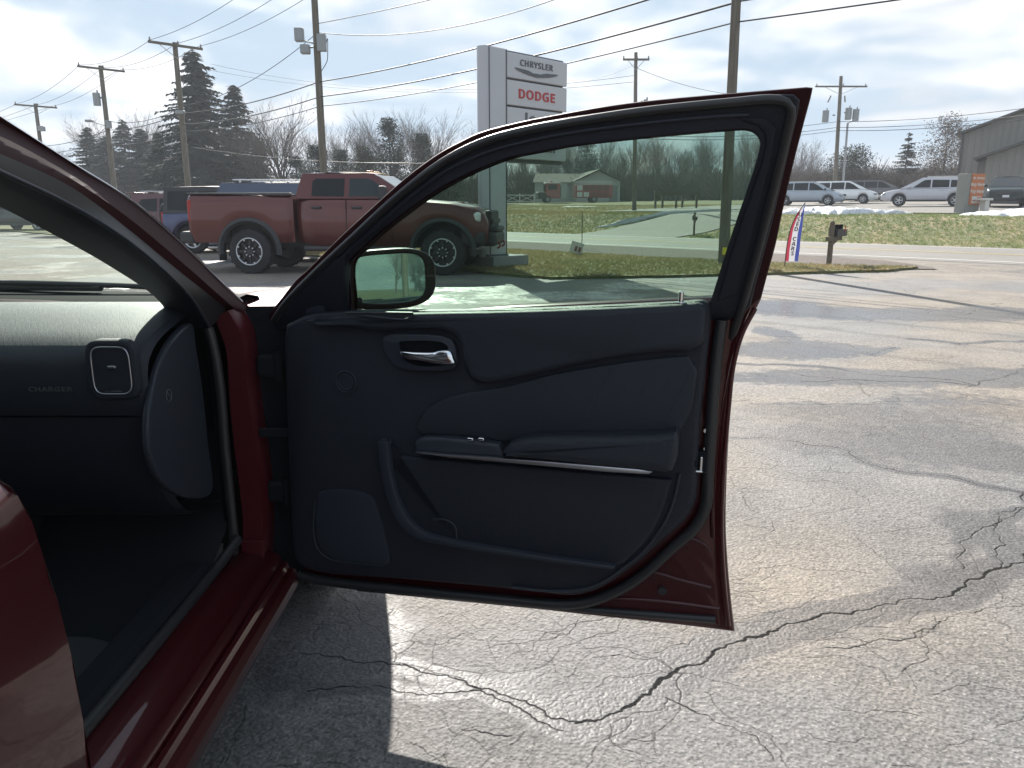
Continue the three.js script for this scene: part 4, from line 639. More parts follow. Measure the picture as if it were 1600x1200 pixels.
{
  const A = [
    [wagon({ ...VAN, name: 'minivan', label: 'pale blue silver minivan parked beside the white minivan across the road', category: 'minivan', group: across, color: [0.36, 0.41, 0.47], mirrorMat: plasticM }), 5.1, 1262, 59, 118],
    [wagon({ ...VAN, name: 'minivan', label: 'white minivan between the silver minivan and the dark grey one', category: 'minivan', group: across, color: [0.78, 0.79, 0.80] }), 5.1, 1318, 63, 120],
    [wagon({ ...VAN, L: 5.0, name: 'minivan', label: 'dark grey minivan with pale wheels behind the silver crossover', category: 'minivan', group: across, color: [0.10, 0.10, 0.11] }), 5.0, 1366, 69, 116],
    [wagon({ ...SUV, name: 'crossover', label: 'silver crossover facing the row of minivans beside the orange sign', category: 'SUV', group: across, color: [0.50, 0.50, 0.54], L: 5.1, wf: 4.05, top: [[0, 1.0], [0.12, 1.08], [3.4, 1.07], [3.8, 1.06], [4.5, 0.98], [4.95, 0.85], [5.1, 0.68]], cab: { y0: 1.07, y1: 1.72, base: [0.06, 4.05], roof: [0.36, 2.85], w0: 0.93, w1: 0.75 } }), 5.1, 1446, 49.5, -62],
    [wagon({ ...SUV, L: 4.4, wf: 3.55, name: 'compact_suv', label: 'dark green compact SUV parked before the grey metal building', category: 'SUV', group: across, color: [0.016, 0.026, 0.024], paintOpt: { clearcoat: 0.4, specularIntensity: 0.4 }, top: [[0, 1.0], [0.12, 1.06], [3.0, 1.06], [3.3, 1.05], [4.0, 0.98], [4.28, 0.88], [4.4, 0.72]], cab: { y0: 1.05, y1: 1.64, base: [0.06, 3.4], roof: [0.36, 2.35], w0: 0.90, w1: 0.72 }, windows: [[[0.5, 1.14], [1.1, 1.12], [1.1, 1.54], [0.72, 1.52]], [[1.18, 1.12], [2.0, 1.11], [2.0, 1.56], [1.18, 1.55]], [[2.08, 1.11], [2.95, 1.11], [2.5, 1.46], [2.08, 1.56]]] }), 4.4, 1570, 45.5, -148],
  ];
  for (const [t, L, px, f, a] of A) { const x = dirOf(px, 318)[0] * f; park(t, L, x, f, a, onLot(x, f) + 0.002); }
  const B = [
    [wagon({ ...SUV, name: 'suv', label: 'maroon SUV with silver roof rails behind the blue off-roader', category: 'SUV', group: rowHere, color: [0.07, 0.008, 0.012], spoiler: true, cab: { ...SUV.cab, y1: 1.74 } }), 4.85, 313, 28, 92],
    [wagon({ ...SUV, name: 'blue_suv', label: 'blue SUV with roof rails behind the bed of the red pickup', category: 'SUV', group: rowHere, color: [0.018, 0.04, 0.09], cab: { ...SUV.cab, y1: 1.84 } }), 4.85, 494, 19.4, 91],
    [wagon({ ...SUV, name: 'suv', label: 'black SUV with its roof catching the light at the far end of the lot', category: 'SUV', group: rowHere, color: [0.012, 0.013, 0.014] }), 4.85, 160, 36, 100],
    [wagon({ ...SUV, name: 'suv', label: 'added black SUV in place of far shade seen through the windscreen of the red sedan', category: 'SUV', group: rowHere, color: [0.014, 0.016, 0.018] }), 4.85, 40, 44, 100],  // added vehicle, its dark body stands for shade at the far lot edge
  ];
  for (const [t, L, px, f, a] of B) park(t, L, dirOf(px, 330)[0] * f, f, a, 0.003);
}
// boxy off-roader with spare wheel on its tail
{
  const o = { L: 4.3, hw: 0.90, sill: 0.42, wr: 0.80, wf: 3.35, ar: 0.47, wy: 0.40, tw: 0.26, nose: 0.04, round: 0.3, crown: 0.01, tuck: 0.01, lift: 0.1, top: [[0, 1.12], [2.6, 1.12], [2.7, 1.13], [4.2, 1.10], [4.3, 1.06]], cab: { y0: 1.11, y1: 1.82, base: [0.02, 2.75], roof: [0.08, 2.35], w0: 0.84, w1: 0.76 } };
  const t = thing('offroader', 'blue boxy off-roader with black hard top and spare wheel', 'SUV', [0, 0, 0], 0, rowHere), m = paint([0.02, 0.032, 0.11]);
  part('body', bodySkin(o), m, t); part('hard_top', cabinGeo(o.cab), std([0.03, 0.032, 0.036], 0.5), t);
  for (const s of [-1, 1]) {
    for (const w of [[[0.15, 1.2], [0.95, 1.2], [0.95, 1.72], [0.18, 1.72]], [[1.05, 1.2], [1.75, 1.2], [1.75, 1.72], [1.05, 1.72]], [[1.83, 1.2], [2.6, 1.2], [2.35, 1.72], [1.83, 1.72]]]) part('window', sideGlass(o.cab, w, s), glassM, t);
    part('tail_light', rb(0.08, 0.3, 0.14, -0.02, 1.0, s * 0.74, 0.02), tailM, t);
    for (const x of [o.wr, o.wf]) part('fender_flare', loft([0, 1].map((k) => { const q = []; for (let i = 0; i <= 14; i++) { const a = Math.PI * i / 14; q.push(V(x + Math.cos(a) * 0.52, 0.42 + Math.sin(a) * 0.50, s * (0.86 + k * 0.14))); } return q; })), plasticM, t);
  }
  part('windscreen', endGlass(o.cab, 1), screenM, t); part('tailgate_window', endGlass(o.cab, 0), glassM, t);
  part('rear_bumper', rb(0.2, 0.22, 1.6, -0.06, 0.56, 0, 0.04), plasticM, t);
  const sp = roadWheel(t, -0.18, 1.02, 0, 0.40, 0.24, 1, tyreM, rimDark, 5, 0.55, rimDark); sp.rotation.y = -Math.PI / 2;
  wheels(t, { ...o, rim: rimM });
  park(t, 4.3, dirOf(388, 330)[0] * 23, 23, 90, 0.003);
}
// ---------------------------------------------------------------- the red pickup
{
  const L = 5.95, t = thing('pickup_truck', 'red crew cab pickup truck with black flares and ringed black wheels', 'pickup', [0, 0, 0]), red = paint([0.085, 0.008, 0.007], { roughness: 0.32, metalness: 0.4, clearcoat: 0.8 });
  const o = { L, hw: 1.0, sill: 0.62, wr: 1.22, wf: 5.08, ar: 0.55, wy: 0.435, tw: 0.30 };
  // separate bed and cab-and-bonnet skins with a gap between them
  const bed = { ...o, L: 2.14, wf: -9, sill: 0.60, nose: 0.04, round: 0.12, lift: 0.02, crown: -0.02, tuck: 0.02, top: [[0, 1.50], [0.06, 1.545], [2.14, 1.50]], n: 40 };
  part('bed', bodySkin(bed).concat([bx(0.04, 0.86, 1.9, 2.125, 1.05, 0)]), red, t);
  const front = { ...o, sill: 0.55, nose: 0.14, round: 0.55, crown: 0.03, lift: 0.10, tuck: 0.03 };
  { const N = 60, cut = 2.185; const q = { ...front, L: L - cut, wr: -9, wf: o.wf - cut, top: [[0, 1.46], [2.0, 1.46], [2.05, 1.44], [2.35, 1.42], [3.1, 1.36], [3.55, 1.26], [3.70, 1.16], [3.765, 1.0]], n: N };
    part('cab_body', join(bodySkin(q)).translate(cut, 0, 0), red, t); }
  const c = { y0: 1.45, y1: 1.925, base: [2.19, 4.50], roof: [2.30, 3.72], w0: 0.955, w1: 0.78 };
  part('cab', cabinGeo(c), red, t);
  for (const s of [-1, 1]) {
    part('rear_door_window', sideGlass(c, [[2.52, 1.50], [3.16, 1.49], [3.16, 1.83], [2.60, 1.83], [2.52, 1.78]], s), glassM, t);
    part('front_door_window', sideGlass(c, [[3.26, 1.49], [4.12, 1.49], [4.02, 1.58], [3.70, 1.80], [3.60, 1.83], [3.26, 1.83]], s), screenM, t);
    for (const [x, y] of [[2.62, 1.28], [3.42, 1.28]]) part('door_handle', rb(0.2, 0.045, 0.04, x, y, s * 1.005, 0.015), plasticM, t);
    for (const x of [3.21, 4.10]) part('door_seam', bx(0.012, 0.85, 0.01, x, 1.02, s * 0.997), gap, t);
    part('door_mirror', [rb(0.14, 0.26, 0.22, 3.98, 1.55, s * 1.14, 0.04), rb(0.08, 0.05, 0.16, 4.0, 1.48, s * 1.0, 0.02)], plasticM, t);
    for (const x of [o.wr, o.wf]) part('fender_flare', loft([0, 1, 2].map((k) => { const q = []; for (let i = 0; i <= 20; i++) { const a = -0.15 + (Math.PI + 0.3) * i / 20, r = [0.52, 0.57, 0.64][k]; q.push(V(x + Math.cos(a) * r * 1.03, 0.46 + Math.sin(a) * r, s * [0.98, 1.045, 0.99][k])); } return q; }), { crease: 0.8 }), plasticM, t);
    part('side_step', [rod(V(2.35, 0.50, s * 0.98), V(4.35, 0.50, s * 0.98), 0.05, 0.05, 10, true), ...[2.6, 3.4, 4.2].map((x) => rod(V(x, 0.5, s * 0.96), V(x, 0.62, s * 0.8), 0.025))], plasticM, t);
    part('tail_light', [rb(0.10, 0.42, 0.20, 0.045, 1.22, s * 0.885, 0.03)], tailM, t); part('reverse_lamp', rb(0.05, 0.10, 0.12, 0.0, 1.24, s * 0.88, 0.02), lampM, t);
    part('headlight', rb(0.34, 0.20, 0.30, L - 0.30, 1.10, s * 0.80, 0.05), lampM, t); part('marker_lamp', rb(0.14, 0.13, 0.05, L - 0.52, 1.10, s * 0.955, 0.02), amberM, t);
    part('fog_lamp', rb(0.08, 0.10, 0.16, L - 0.06, 0.70, s * 0.66, 0.03), lampM, t);
    part('tow_hook', new THREE.TorusGeometry(0.06, 0.018, 8, 14, Math.PI).rotateZ(-Math.PI / 2).translate(L + 0.12, 0.56, s * 0.4), tailM, t);
  }
  part('windscreen', endGlass(c, 1, 0.06), screenM, t); part('rear_window', endGlass(c, 0, 0.2, 0.15, 0.9), glassM, t);
  part('bed_floor', bx(1.95, 0.02, 1.7, 1.05, 1.495, 0), plasticM, t);
  part('bed_rail_cap', [rb(2.1, 0.03, 0.10, 1.06, 1.545, 0.93, 0.01), rb(2.1, 0.03, 0.10, 1.06, 1.545, -0.93, 0.01)], plasticM, t);
  part('rear_bumper', [rb(0.30, 0.24, 1.96, -0.06, 0.70, 0, 0.06), rb(0.1, 0.12, 0.5, -0.2, 0.62, 0, 0.03)], plasticM, t);
  part('mud_flap', [bx(0.02, 0.35, 0.3, 0.58, 0.42, 0.82), bx(0.02, 0.35, 0.3, 0.58, 0.42, -0.82)], plasticM, t);
  part('exhaust', rod(V(0.2, 0.5, 0.62), V(0.9, 0.5, 0.6), 0.05, 0.05, 10), rimM, t);
  part('grille', [rb(0.14, 0.42, 1.20, L - 0.03, 1.02, 0, 0.05), rb(0.05, 0.09, 1.24, L + 0.05, 1.02, 0, 0.03)], plasticM, t);
  part('front_bumper', [rb(0.34, 0.28, 1.50, L - 0.02, 0.68, 0, 0.09), rb(0.5, 0.30, 1.9, L - 0.30, 0.70, 0, 0.09), rb(0.20, 0.10, 1.2, L + 0.06, 0.86, 0, 0.04)], plasticM, t);
  part('skid_plate', bx(0.4, 0.04, 1.1, L - 0.2, 0.50, 0, 0, 0, 0.3), rimM, t);
  part('cab_marker_lamps', [-0.3, -0.15, 0, 0.15, 0.3].map((z) => rb(0.10, 0.03, 0.06, 3.50, 1.985, z, 0.01)), amberM, t);
  part('bonnet_scoop', [rb(0.8, 0.05, 0.5, 5.0, 1.37, 0.0, 0.02)], red, t);
  part('wiper', rod(V(4.5, 1.47, -0.6), V(4.42, 1.50, 0.4), 0.012), plasticM, t);
  // black wheels, bright ring and bolt circle
  const ringM = std([0.62, 0.63, 0.66], 0.3, { metalness: 0.7 });
  for (const s of [-1, 1]) for (const x of [o.wr, o.wf]) {
    const w = roadWheel(t, x, o.wy, s * 0.86, o.wy, 0.30, 1, tyreM, rimDark, 8, 0.62, rimDark); if (s < 0) w.rotation.y = Math.PI;
    const R = o.wy * 0.62, g = [new THREE.TorusGeometry(R * 0.965, R * 0.045, 8, 40).translate(0, 0, 0.155)]; for (let k = 0; k < 16; k++) { const a = k / 16 * 6.283; if (k % 2) g.push(bx(R * 0.10, R * 0.10, 0.02, Math.cos(a) * R * 0.87, Math.sin(a) * R * 0.87, 0.153)); }
    part('rim_ring', g, ringM, w);
    const b = []; for (let k = 0; k < 8; k++) { const a = k / 8 * 6.283; b.push(new THREE.CylinderGeometry(0.013, 0.013, 0.03, 6).rotateX(Math.PI / 2).translate(Math.cos(a) * R * 0.34, Math.sin(a) * R * 0.34, 0.135)); } part('wheel_nut', b, ringM, w);
    const tr = []; for (let k = 0; k < 40; k++) { const a = k / 40 * 6.283; tr.push(bx(0.05, 0.022, 0.07, 0, o.wy - 0.006, (k % 2 ? 0.1 : -0.1)).rotateZ(a)); } part('tread', tr, tyreM, w);
  }
  part('chassis', [bx(5.2, 0.2, 1.0, 2.95, 0.60, 0), ...[o.wr, o.wf].map((x) => rod(V(x, 0.43, -0.75), V(x, 0.43, 0.75), 0.07)), bx(0.9, 0.8, 1.4, o.wf, 0.85, 0), bx(0.9, 0.7, 1.5, o.wr, 0.95, 0)], plasticM, t);
  // set by the two tyres that face the camera
  const pr = [-5.18, 15.36], pf = [-1.26, 14.98], a = Math.atan2(pf[1] - pr[1], pf[0] - pr[0]);
  t.rotation.y = a; const cs = Math.cos(a), sn = Math.sin(a), ox = o.wr, oz = 1.0; // local (ox, oz) lands on pr
  t.position.set(pr[0] - (cs * ox + sn * oz), 0.002, -pr[1] - (-sn * ox + cs * oz));
}
// ---------------------------------------------------------------- poles and wires
const poleTex = dataTex(128, 512, (u, v) => { const a = tileFbm(u, v * 0.25, 24, 3, 61), b = tileFbm(u, v, 8, 3, 63), k = 0.55 + 0.6 * a + 0.3 * (b - 0.5); return [toS(0.175 * k), toS(0.155 * k), toS(0.128 * k)]; }, true);
const poleM = std([1, 1, 1], 0.95, { map: poleTex }), steelM = std([0.32, 0.33, 0.34], 0.5, { metalness: 0.4 }), wireM = std([0.03, 0.03, 0.033], 0.6), canM = std([0.28, 0.30, 0.31], 0.5);
const insM = std([0.22, 0.2, 0.19], 0.3);
// a pole on [x, f]; lean is how far its head stands off sideways; arm direction is across the line
function utilityPole(label, x, f, H, r, lean, arms, extras = () => {}, group = 'wooden utility poles', armTurn = Math.PI / 4) {
  const y0 = hill(x, f) > 0.1 ? hill(x, f) : 0, t = thing('utility_pole', label, 'utility pole', [x, y0 - 0.02, -f], 0, group);
  const top = V(lean, H, 0); const g = rod(V(0, -0.02, 0), top, r, r * 0.72, 12, true); { const u = g.attributes.uv; for (let i = 0; i < u.count; i++) u.setY(i, u.getY(i) * 3); }
  part('shaft', g, poleM, t);
  for (const [h, w] of arms) { const a = new THREE.Group(); a.name = 'crossarm_set'; a.position.set(lean * h / H, h, 0); a.rotation.y = armTurn; t.add(a);
    part('crossarm', bx(w, 0.12, 0.10, 0, 0, 0.12), poleM, a); part('brace', [rod(V(-w * 0.32, -0.04, 0.14), V(0, -0.62, 0.12), 0.018), rod(V(w * 0.32, -0.04, 0.14), V(0, -0.62, 0.12), 0.018)], steelM, a);
    for (const k of [-0.47, 0.04, 0.47]) part('insulator', new THREE.CylinderGeometry(0.035, 0.05, 0.16, 8).translate(k * w, 0.14, 0.12), insM, a); }
  extras(t, (h) => V(lean * h / H, h, 0));
  t.userData.head = (h, k = 0) => V(x + lean * h / H + k * Math.cos(armTurn), y0 + h + 0.1, -f - k * Math.sin(armTurn));
  return t;
}
const can = (t, p, k = 1) => part('transformer', [new THREE.CylinderGeometry(0.22 * k, 0.22 * k, 0.75 * k, 14).translate(p.x, p.y, p.z), new THREE.CylinderGeometry(0.05, 0.06, 0.2, 8).translate(p.x + 0.08, p.y + 0.45 * k, p.z), bx(0.2, 0.1, 0.1, p.x * 0.5, p.y + 0.1, p.z * 0.5)], canM, t);
const lampHead = (t, a, b) => part('street_lamp_arm', [rod(a, b, 0.03), rb(0.5, 0.16, 0.25, b.x, b.y, b.z, 0.06)], canM, t);
const P1 = utilityPole('tall bare pole with a yellow tag at its foot behind the open car door', 4.78, 17.55, 8.6, 0.125, -0.1, [[8.2, 2.2]], (t) => part('yellow_tag', rb(0.10, 0.16, 0.02, -0.02, 0.35, 0.13, 0.005), std([0.75, 0.62, 0.05], 0.6), t));
const P2 = utilityPole('pole carrying two floodlights and a meter box behind the red pickup', -7.55, 31.9, 10.4, 0.165, 0, [[10.0, 2.4]], (t, h) => {
  const a = h(7.55); part('floodlight', [rb(0.34, 0.5, 0.3, a.x - 0.62, a.y + 0.20, 0.15, 0.05), rod(V(a.x, a.y - 0.1, 0), V(a.x - 0.5, a.y, 0.1), 0.035)], canM, t); part('floodlight', [rb(0.36, 0.34, 0.3, a.x - 0.42, a.y - 0.32, 0.15, 0.05), rod(V(a.x, a.y - 0.2, 0), V(a.x - 0.3, a.y - 0.25, 0.1), 0.035)], canM, t); part('meter_box', rb(0.34, 0.62, 0.25, a.x + 0.22, a.y - 0.08, 0.12, 0.03), canM, t);
  part('conduit', tube([V(a.x + 0.3, a.y - 0.4, 0.1), V(a.x + 0.45, a.y + 0.1, 0.1), V(a.x + 0.4, a.y - 0.7, 0.1), V(a.x + 0.15, a.y - 1.1, 0.1)], 0.015, 20, 5), wireM, t); });
const P3 = utilityPole('pole with a plain crossarm standing before the tall spruce', -17.25, 42.2, 9.5, 0.17, 0, [[9.35, 2.75]], (t, h) => { const a = h(6.1); part('splice_case', rb(0.5, 0.18, 0.2, a.x, a.y, 0.12, 0.05), canM, t); });
const P4 = utilityPole('pole with one transformer can and a lamp arm under its crossarm', -25.7, 51.2, 9.9, 0.175, 0, [[9.7, 2.75]], (t, h) => { const a = h(7.9); can(t, V(a.x - 0.42, a.y, 0.1), 1.0); const b = h(6.3); lampHead(t, b, V(b.x - 1.0, b.y + 0.3, 0.2)); part('junction_box', rb(0.3, 0.5, 0.25, b.x + 0.15, b.y + 0.1, 0.1, 0.03), canM, t); });
const P5 = utilityPole('farthest pole of the line with a lamp arm low on its shaft', -37.9, 64.5, 9.3, 0.18, 0, [[9.1, 3.0]], (t, h) => { const a = h(7.4); part('switch_box', rb(0.5, 0.4, 0.3, a.x + 0.3, a.y, 0.1, 0.05), canM, t); const b = h(3.6); lampHead(t, b, V(b.x - 0.7, b.y + 0.3, 0.2)); });
const P6 = utilityPole('slim pole with a short crossarm on the grass bank by the driveway', dirOf(991, 331)[0] * 53, 53, 10.0, 0.15, -0.25, [[9.55, 1.7]], (t, h) => can(t, V(0.5, 6.9, 0), 0.6), undefined, 0);
const P7 = utilityPole('pole hung with transformer cans behind the minivans', dirOf(1306, 283)[0] * 66, 66, 10.0, 0.18, -0.35, [[9.2, 4.2]], (t, h) => { for (const [k, y] of [[-1.15, 6.9], [0.7, 7.1], [1.3, 7.0]]) can(t, V(h(y).x + k, y, 0.15), 1.2); part('cutout', [-1.0, 0.4].map((k) => rod(V(h(8).x + k, 8.0, 0.1), V(h(8).x + k * 0.8, 8.5, 0.1), 0.06)), insM, t); }, undefined, 0);
tag(part('lamp_post', [rod(V(0, 0, 0), V(-0.1, 6.3, 0), 0.10, 0.08, 10, true), rod(V(-0.1, 6.3, 0), V(0.2, 6.45, 0.2), 0.04), rb(0.4, 0.14, 0.22, 0.25, 6.45, 0.25, 0.05)], steelM, scene), 'pale steel lamp post standing close beside the transformer pole', 'lamp post').position.set(dirOf(1318, 283)[0] * 65, hill(dirOf(1318, 283)[0] * 65, 65), -65);
function wire(label, a, b, sag, r = 0.014, group = 'overhead lines') { const q = []; for (let i = 0; i <= 14; i++) { const s = i / 14, p = a.clone().lerp(b, s); p.y -= sag * 4 * s * (1 - s); q.push(p); } solo('overhead_line', new THREE.TubeGeometry(new THREE.CatmullRomCurve3(q), 20, r, 5), wireM, label, 'power line', group); }
{
  const line = [P1, P2, P3, P4, P5], hi = [8.2, 10.0, 9.35, 9.7, 9.1], far = V(-78, 10, -104);
  for (let i = 0; i < 4; i++) {
    for (const k of [-1.2, 0.1, 1.2]) wire('thin power line strung between the crossarms of the roadside poles', line[i].userData.head(hi[i], k * (i ? 1 : 0.8)), line[i + 1].userData.head(hi[i + 1], k), 0.35, 0.012, 'upper lines of the roadside poles');
    [5.05, 5.4, 5.95].forEach((h, n) => wire('cable strung lower down between the shafts of the roadside poles', line[i].userData.head(h + (i ? 0 : -0.05 + n * 0.04)), line[i + 1].userData.head(h), 0.22, n ? 0.022 : 0.016, 'lower cables of the roadside poles'));
  }
  for (const k of [-1.2, 0.1, 1.2]) wire('thin power line strung between the crossarms of the roadside poles', P5.userData.head(9.1, k), far.clone().add(V(k, 0, k)), 0.5, 0.014, 'upper lines of the roadside poles');
  for (const h of [5.1, 5.6]) wire('cable strung lower down between the shafts of the roadside poles', P5.userData.head(h), far.clone().add(V(0, h - 9, 0)), 0.5, 0.02, 'lower cables of the roadside poles');
  for (const [h, k] of [[8.2, -1], [8.2, 0.1], [8.2, 1], [5.0, 0], [5.4, 0]]) wire('line running from the tall bare pole past the mailbox', P1.userData.head(h, k), V(26 + k * 0.7, h, 6 + k * 0.7), 0.4, 0.016, 'lines beyond the tall bare pole');
  wire('loose cable from the floodlight pole dipping across the sky', P2.userData.head(7.75), at(1010, -60, 24), 0.75, 0.015, 'drop cables'); wire('service cable from the floodlight pole rising away', P2.userData.head(8.05), at(900, -60, 26), 0.1, 0.015, 'drop cables');
  wire('cable from the floodlight to the far lamp pole', P2.userData.head(7.7), P3.userData.head(6.3), 0.5, 0.014); wire('drooping cable from the plain crossarm pole to the transformer pole', P3.userData.head(6.2), P4.userData.head(6.5), 0.35, 0.016); wire('lower drooping cable beside the transformer pole', P4.userData.head(6.2), P5.userData.head(5.0), 0.6, 0.014);
  // lines across the road
  const R = [[190, 168, 1.4], [199, 179, 0], [204, 186, -0.6]]; for (const [y0, y1] of R) { wire('power line crossing above the parked vehicles to the grey building', at(1309, y0, 66), at(1640, y1 - 4, 46), 0.25, 0.022, 'lines across the far lot'); wire('power line from the transformer pole towards the slim bank pole', at(1309, y0, 66), at(992, y0 + 12, 53), 0.35, 0.02, 'lines behind the door glass'); }
  wire('faint far line hanging behind the floodlight pole', at(330, 100, 78), at(990, 118, 62), 1.6, 0.016, 'far faint lines'); wire('faint far line hanging behind the floodlight pole', at(330, 110, 78), at(990, 128, 62), 1.3, 0.016, 'far faint lines');
  wire('faint drop line from the slim pole head', at(992, 105, 53), at(1180, 150, 60), 0.4, 0.014); wire('faint line from the slim pole head towards the car lot sign', at(992, 100, 53), at(890, 128, 70), 0.3, 0.014);
  wire('pale low cable crossing in front of the cedars', at(300, 230, 50), at(640, 254, 47), 0.3, 0.018, 'low cables before the trees'); wire('pale low cable crossing in front of the cedars', at(560, 254, 46), at(830, 250, 44), 0.1, 0.018, 'low cables before the trees');
}
// ---------------------------------------------------------------- dealer sign
const fontB = await new FontLoader().loadAsync('fonts/droid/droid_sans_bold.typeface.json');
function letters(text, size, wide, depth = 0.012) { const g = new TextGeometry(text, { font: fontB, size, depth, curveSegments: 4, bevelEnabled: false }); g.computeBoundingBox(); const b = g.boundingBox; g.translate(-(b.min.x + b.max.x) / 2, -(b.min.y + b.max.y) / 2, 0); g.scale(wide, 1, 1); return g; }
{
  const t = thing('sign_pylon', 'tall white pylon sign with four stacked brand panels beside the pickup', 'sign', [-0.45, 0, -16.62], Math.PI / 4); // own x runs away from the camera across the road
  const wM = new THREE.MeshPhysicalMaterial({ color: C(0.46, 0.46, 0.49), roughness: 0.35, clearcoat: 0.4 }), panelM = std([0.50, 0.50, 0.53], 0.4), dk = std([0.10, 0.10, 0.115], 0.5), txt = std([0.09, 0.095, 0.11], 0.4), redM = std([0.42, 0.03, 0.035], 0.4), conc = std([0.30, 0.30, 0.31], 0.9, { bumpMap: gravelBump, bumpScale: 0.01 });
  part('concrete_base', rb(1.08, 0.27, 0.80, 0.42, 0.13, -0.20, 0.015), conc, t);
  part('pillar', [rb(0.46, 4.22, 0.34, 0.24, 2.36, -0.17, 0.03), new THREE.CylinderGeometry(0.165, 0.165, 4.22, 18).scale(1, 1, 1).translate(0.02, 2.36, -0.17)], wM, t);
  part('pillar_groove', [bx(0.014, 4.18, 0.35, -0.015, 2.36, -0.168), bx(0.02, 4.2, 0.30, 0.475, 2.36, -0.15)], dk, t);
  part('pillar_foot', bx(0.60, 0.05, 0.40, 0.2, 0.28, -0.17), dk, t);
  part('spine', bx(1.86, 2.24, 0.16, 1.42, 3.35, -0.18), dk, t);
  const P = [4.18, 3.64, 3.10, 2.56];
  for (const [i, y] of P.entries()) { const pn = part('brand_panel', rb(1.90, 0.50, 0.26, 1.47, y, -0.16, 0.02), panelM, t), put = (n, g, m, x, yy) => part(n, g.translate(x, yy, -0.03), m, pn);
    if (i === 0) { put('lettering', letters('CHRYSLER', 0.125, 1.25), txt, 1.42, y + 0.08);
      const wing = (s) => extr(spline([[0.10 * s, 0.0], [0.25 * s, 0.05], [0.45 * s, 0.065], [0.68 * s, 0.07], [0.60 * s, 0.03], [0.45 * s, -0.005], [0.28 * s, -0.03], [0.12 * s, -0.04]], 30, true), 0.012); part('wing_emblem', [wing(1), wing(-1), extr(spline([[-0.10, 0.01], [0, 0.02], [0.10, 0.01], [0.11, -0.04], [0, -0.06], [-0.11, -0.04]], 24, true), 0.016)].map((g) => g.translate(1.42, y - 0.11, -0.03)), txt, pn); }
    if (i === 1) put('lettering', letters('DODGE', 0.19, 1.32), redM, 1.44, y);
    if (i === 2) put('lettering', letters('Jeep', 0.26, 1.15), txt, 1.44, y);
    if (i === 3) { put('lettering', letters('RAM', 0.17, 1.55), txt, 1.66, y + 0.0); part('head_emblem', [extr([[-0.13, 0.12], [-0.02, 0.10], [0.0, 0.06], [0.02, 0.10], [0.13, 0.12], [0.12, 0.0], [0.04, -0.10], [0, -0.13], [-0.04, -0.10], [-0.12, 0.0]], 0.012, 0, [[[-0.07, 0.07], [-0.03, 0.05], [-0.04, -0.03], [-0.08, 0.02]], [[0.07, 0.07], [0.03, 0.05], [0.04, -0.03], [0.08, 0.02]]])].map((g) => g.translate(1.06, y, -0.03)), txt, pn); } }
}
// ---------------------------------------------------------------- mailboxes, banners, small signs
function mailbox(label, x, f, turn, h, wide) {
  const y = Math.max(hill(x, f), 0.018), t = thing('mailbox', label, 'mailbox', [x, y, -f], turn, 'roadside mailboxes'), wd = std([0.13, 0.105, 0.08], 0.9), bk = std([0.025, 0.025, 0.028], 0.4);
  part('post', [bx(0.085, h, 0.085, 0, h / 2, 0), new THREE.SphereGeometry(0.055, 10, 8).translate(0, h + 0.03, 0)], wd, t);
  part('arm', [bx(0.62, 0.09, 0.09, 0.12, h * 0.66, 0.005)], wd, t); part('brace', rod(V(0.02, h * 0.5, 0), V(0.26, h * 0.63, 0), 0.035, 0.035, 6), wd, t);
  part('box', join(new THREE.CylinderGeometry(0.105, 0.105, 0.46, 16, 1, false, 0, Math.PI).rotateZ(Math.PI / 2).rotateX(-Math.PI / 2).translate(0.30, h * 0.66 + 0.20, 0), bx(0.46, 0.15, 0.21, 0.30, h * 0.66 + 0.125, 0)), bk, t);
  part('flag', bx(0.03, 0.12, 0.01, 0.4, h * 0.66 + 0.22, 0.115), std([0.4, 0.02, 0.02], 0.5), t);
}
mailbox('black mailbox on a brown wooden post at the tip of the verge', 7.03, 17.2, 0.75, 0.9, 1);
mailbox('black mailbox beside the driveway across the road', dirOf(1084, 369)[0] * 34.6, 34.6, 1.3, 0.95, 1);
function banner(label, x, f, h, dx, turn, word) {
  const t = thing('feather_banner', label, 'banner', [x, Math.max(hill(x, f), 0.045), -f], turn), edge = [], out = [], n = 20; t.userData.group = 'feather banners';
  for (let i = 0; i <= n; i++) { const s = i / n, y = 0.12 + s * (h - 0.12), lx = dx * Math.pow(s, 3.2) * 0.95 + dx * 0.1 * s; edge.push([lx, y]); const rx = lerp(0.27, dx * 1.05, Math.pow(s, 1.1)); out.push([Math.max(rx, lx + 0.003), y - 0.02 * Math.sin(s * 9)]); }
  part('mast', tube([V(0, 0, 0), ...edge.filter((_, i) => i % 4 === 0).map(([a, b]) => V(a, b, 0))], 0.010, 30, 6), plasticM, t);
  const band = (a, b, m, nm) => part(nm, loft([0, 1].map((k) => edge.map(([lx, y], i) => V(lerp(lx, out[i][0], k ? b : a), lerp(y, out[i][1], k ? b : a), 0.012 * Math.sin(i * 0.9 + 4 * (k ? b : a)))))), m, t);
  const fab = (c) => new THREE.MeshPhysicalMaterial({ color: C(...c), roughness: 0.9, transmission: 0.3, thickness: 0, side: THREE.DoubleSide });
  band(0, 0.26, fab([0.42, 0.04, 0.07]), 'red_stripe'); band(0.26, 0.72, fab([0.62, 0.62, 0.66]), 'white_field'); band(0.72, 1, fab([0.05, 0.07, 0.30]), 'blue_stripe');
  word.split('').forEach((ch, i) => { if (ch === ' ') return; const s = 0.80 - i * 0.083, k = Math.round(s * n), x0 = lerp(edge[k][0], out[k][0], 0.49), g = letters(ch, 0.085, 1.1, 0.004).rotateZ(-0.12); part('letter', g.translate(x0, 0.12 + s * (h - 0.12), 0.014), gap, t); });
}
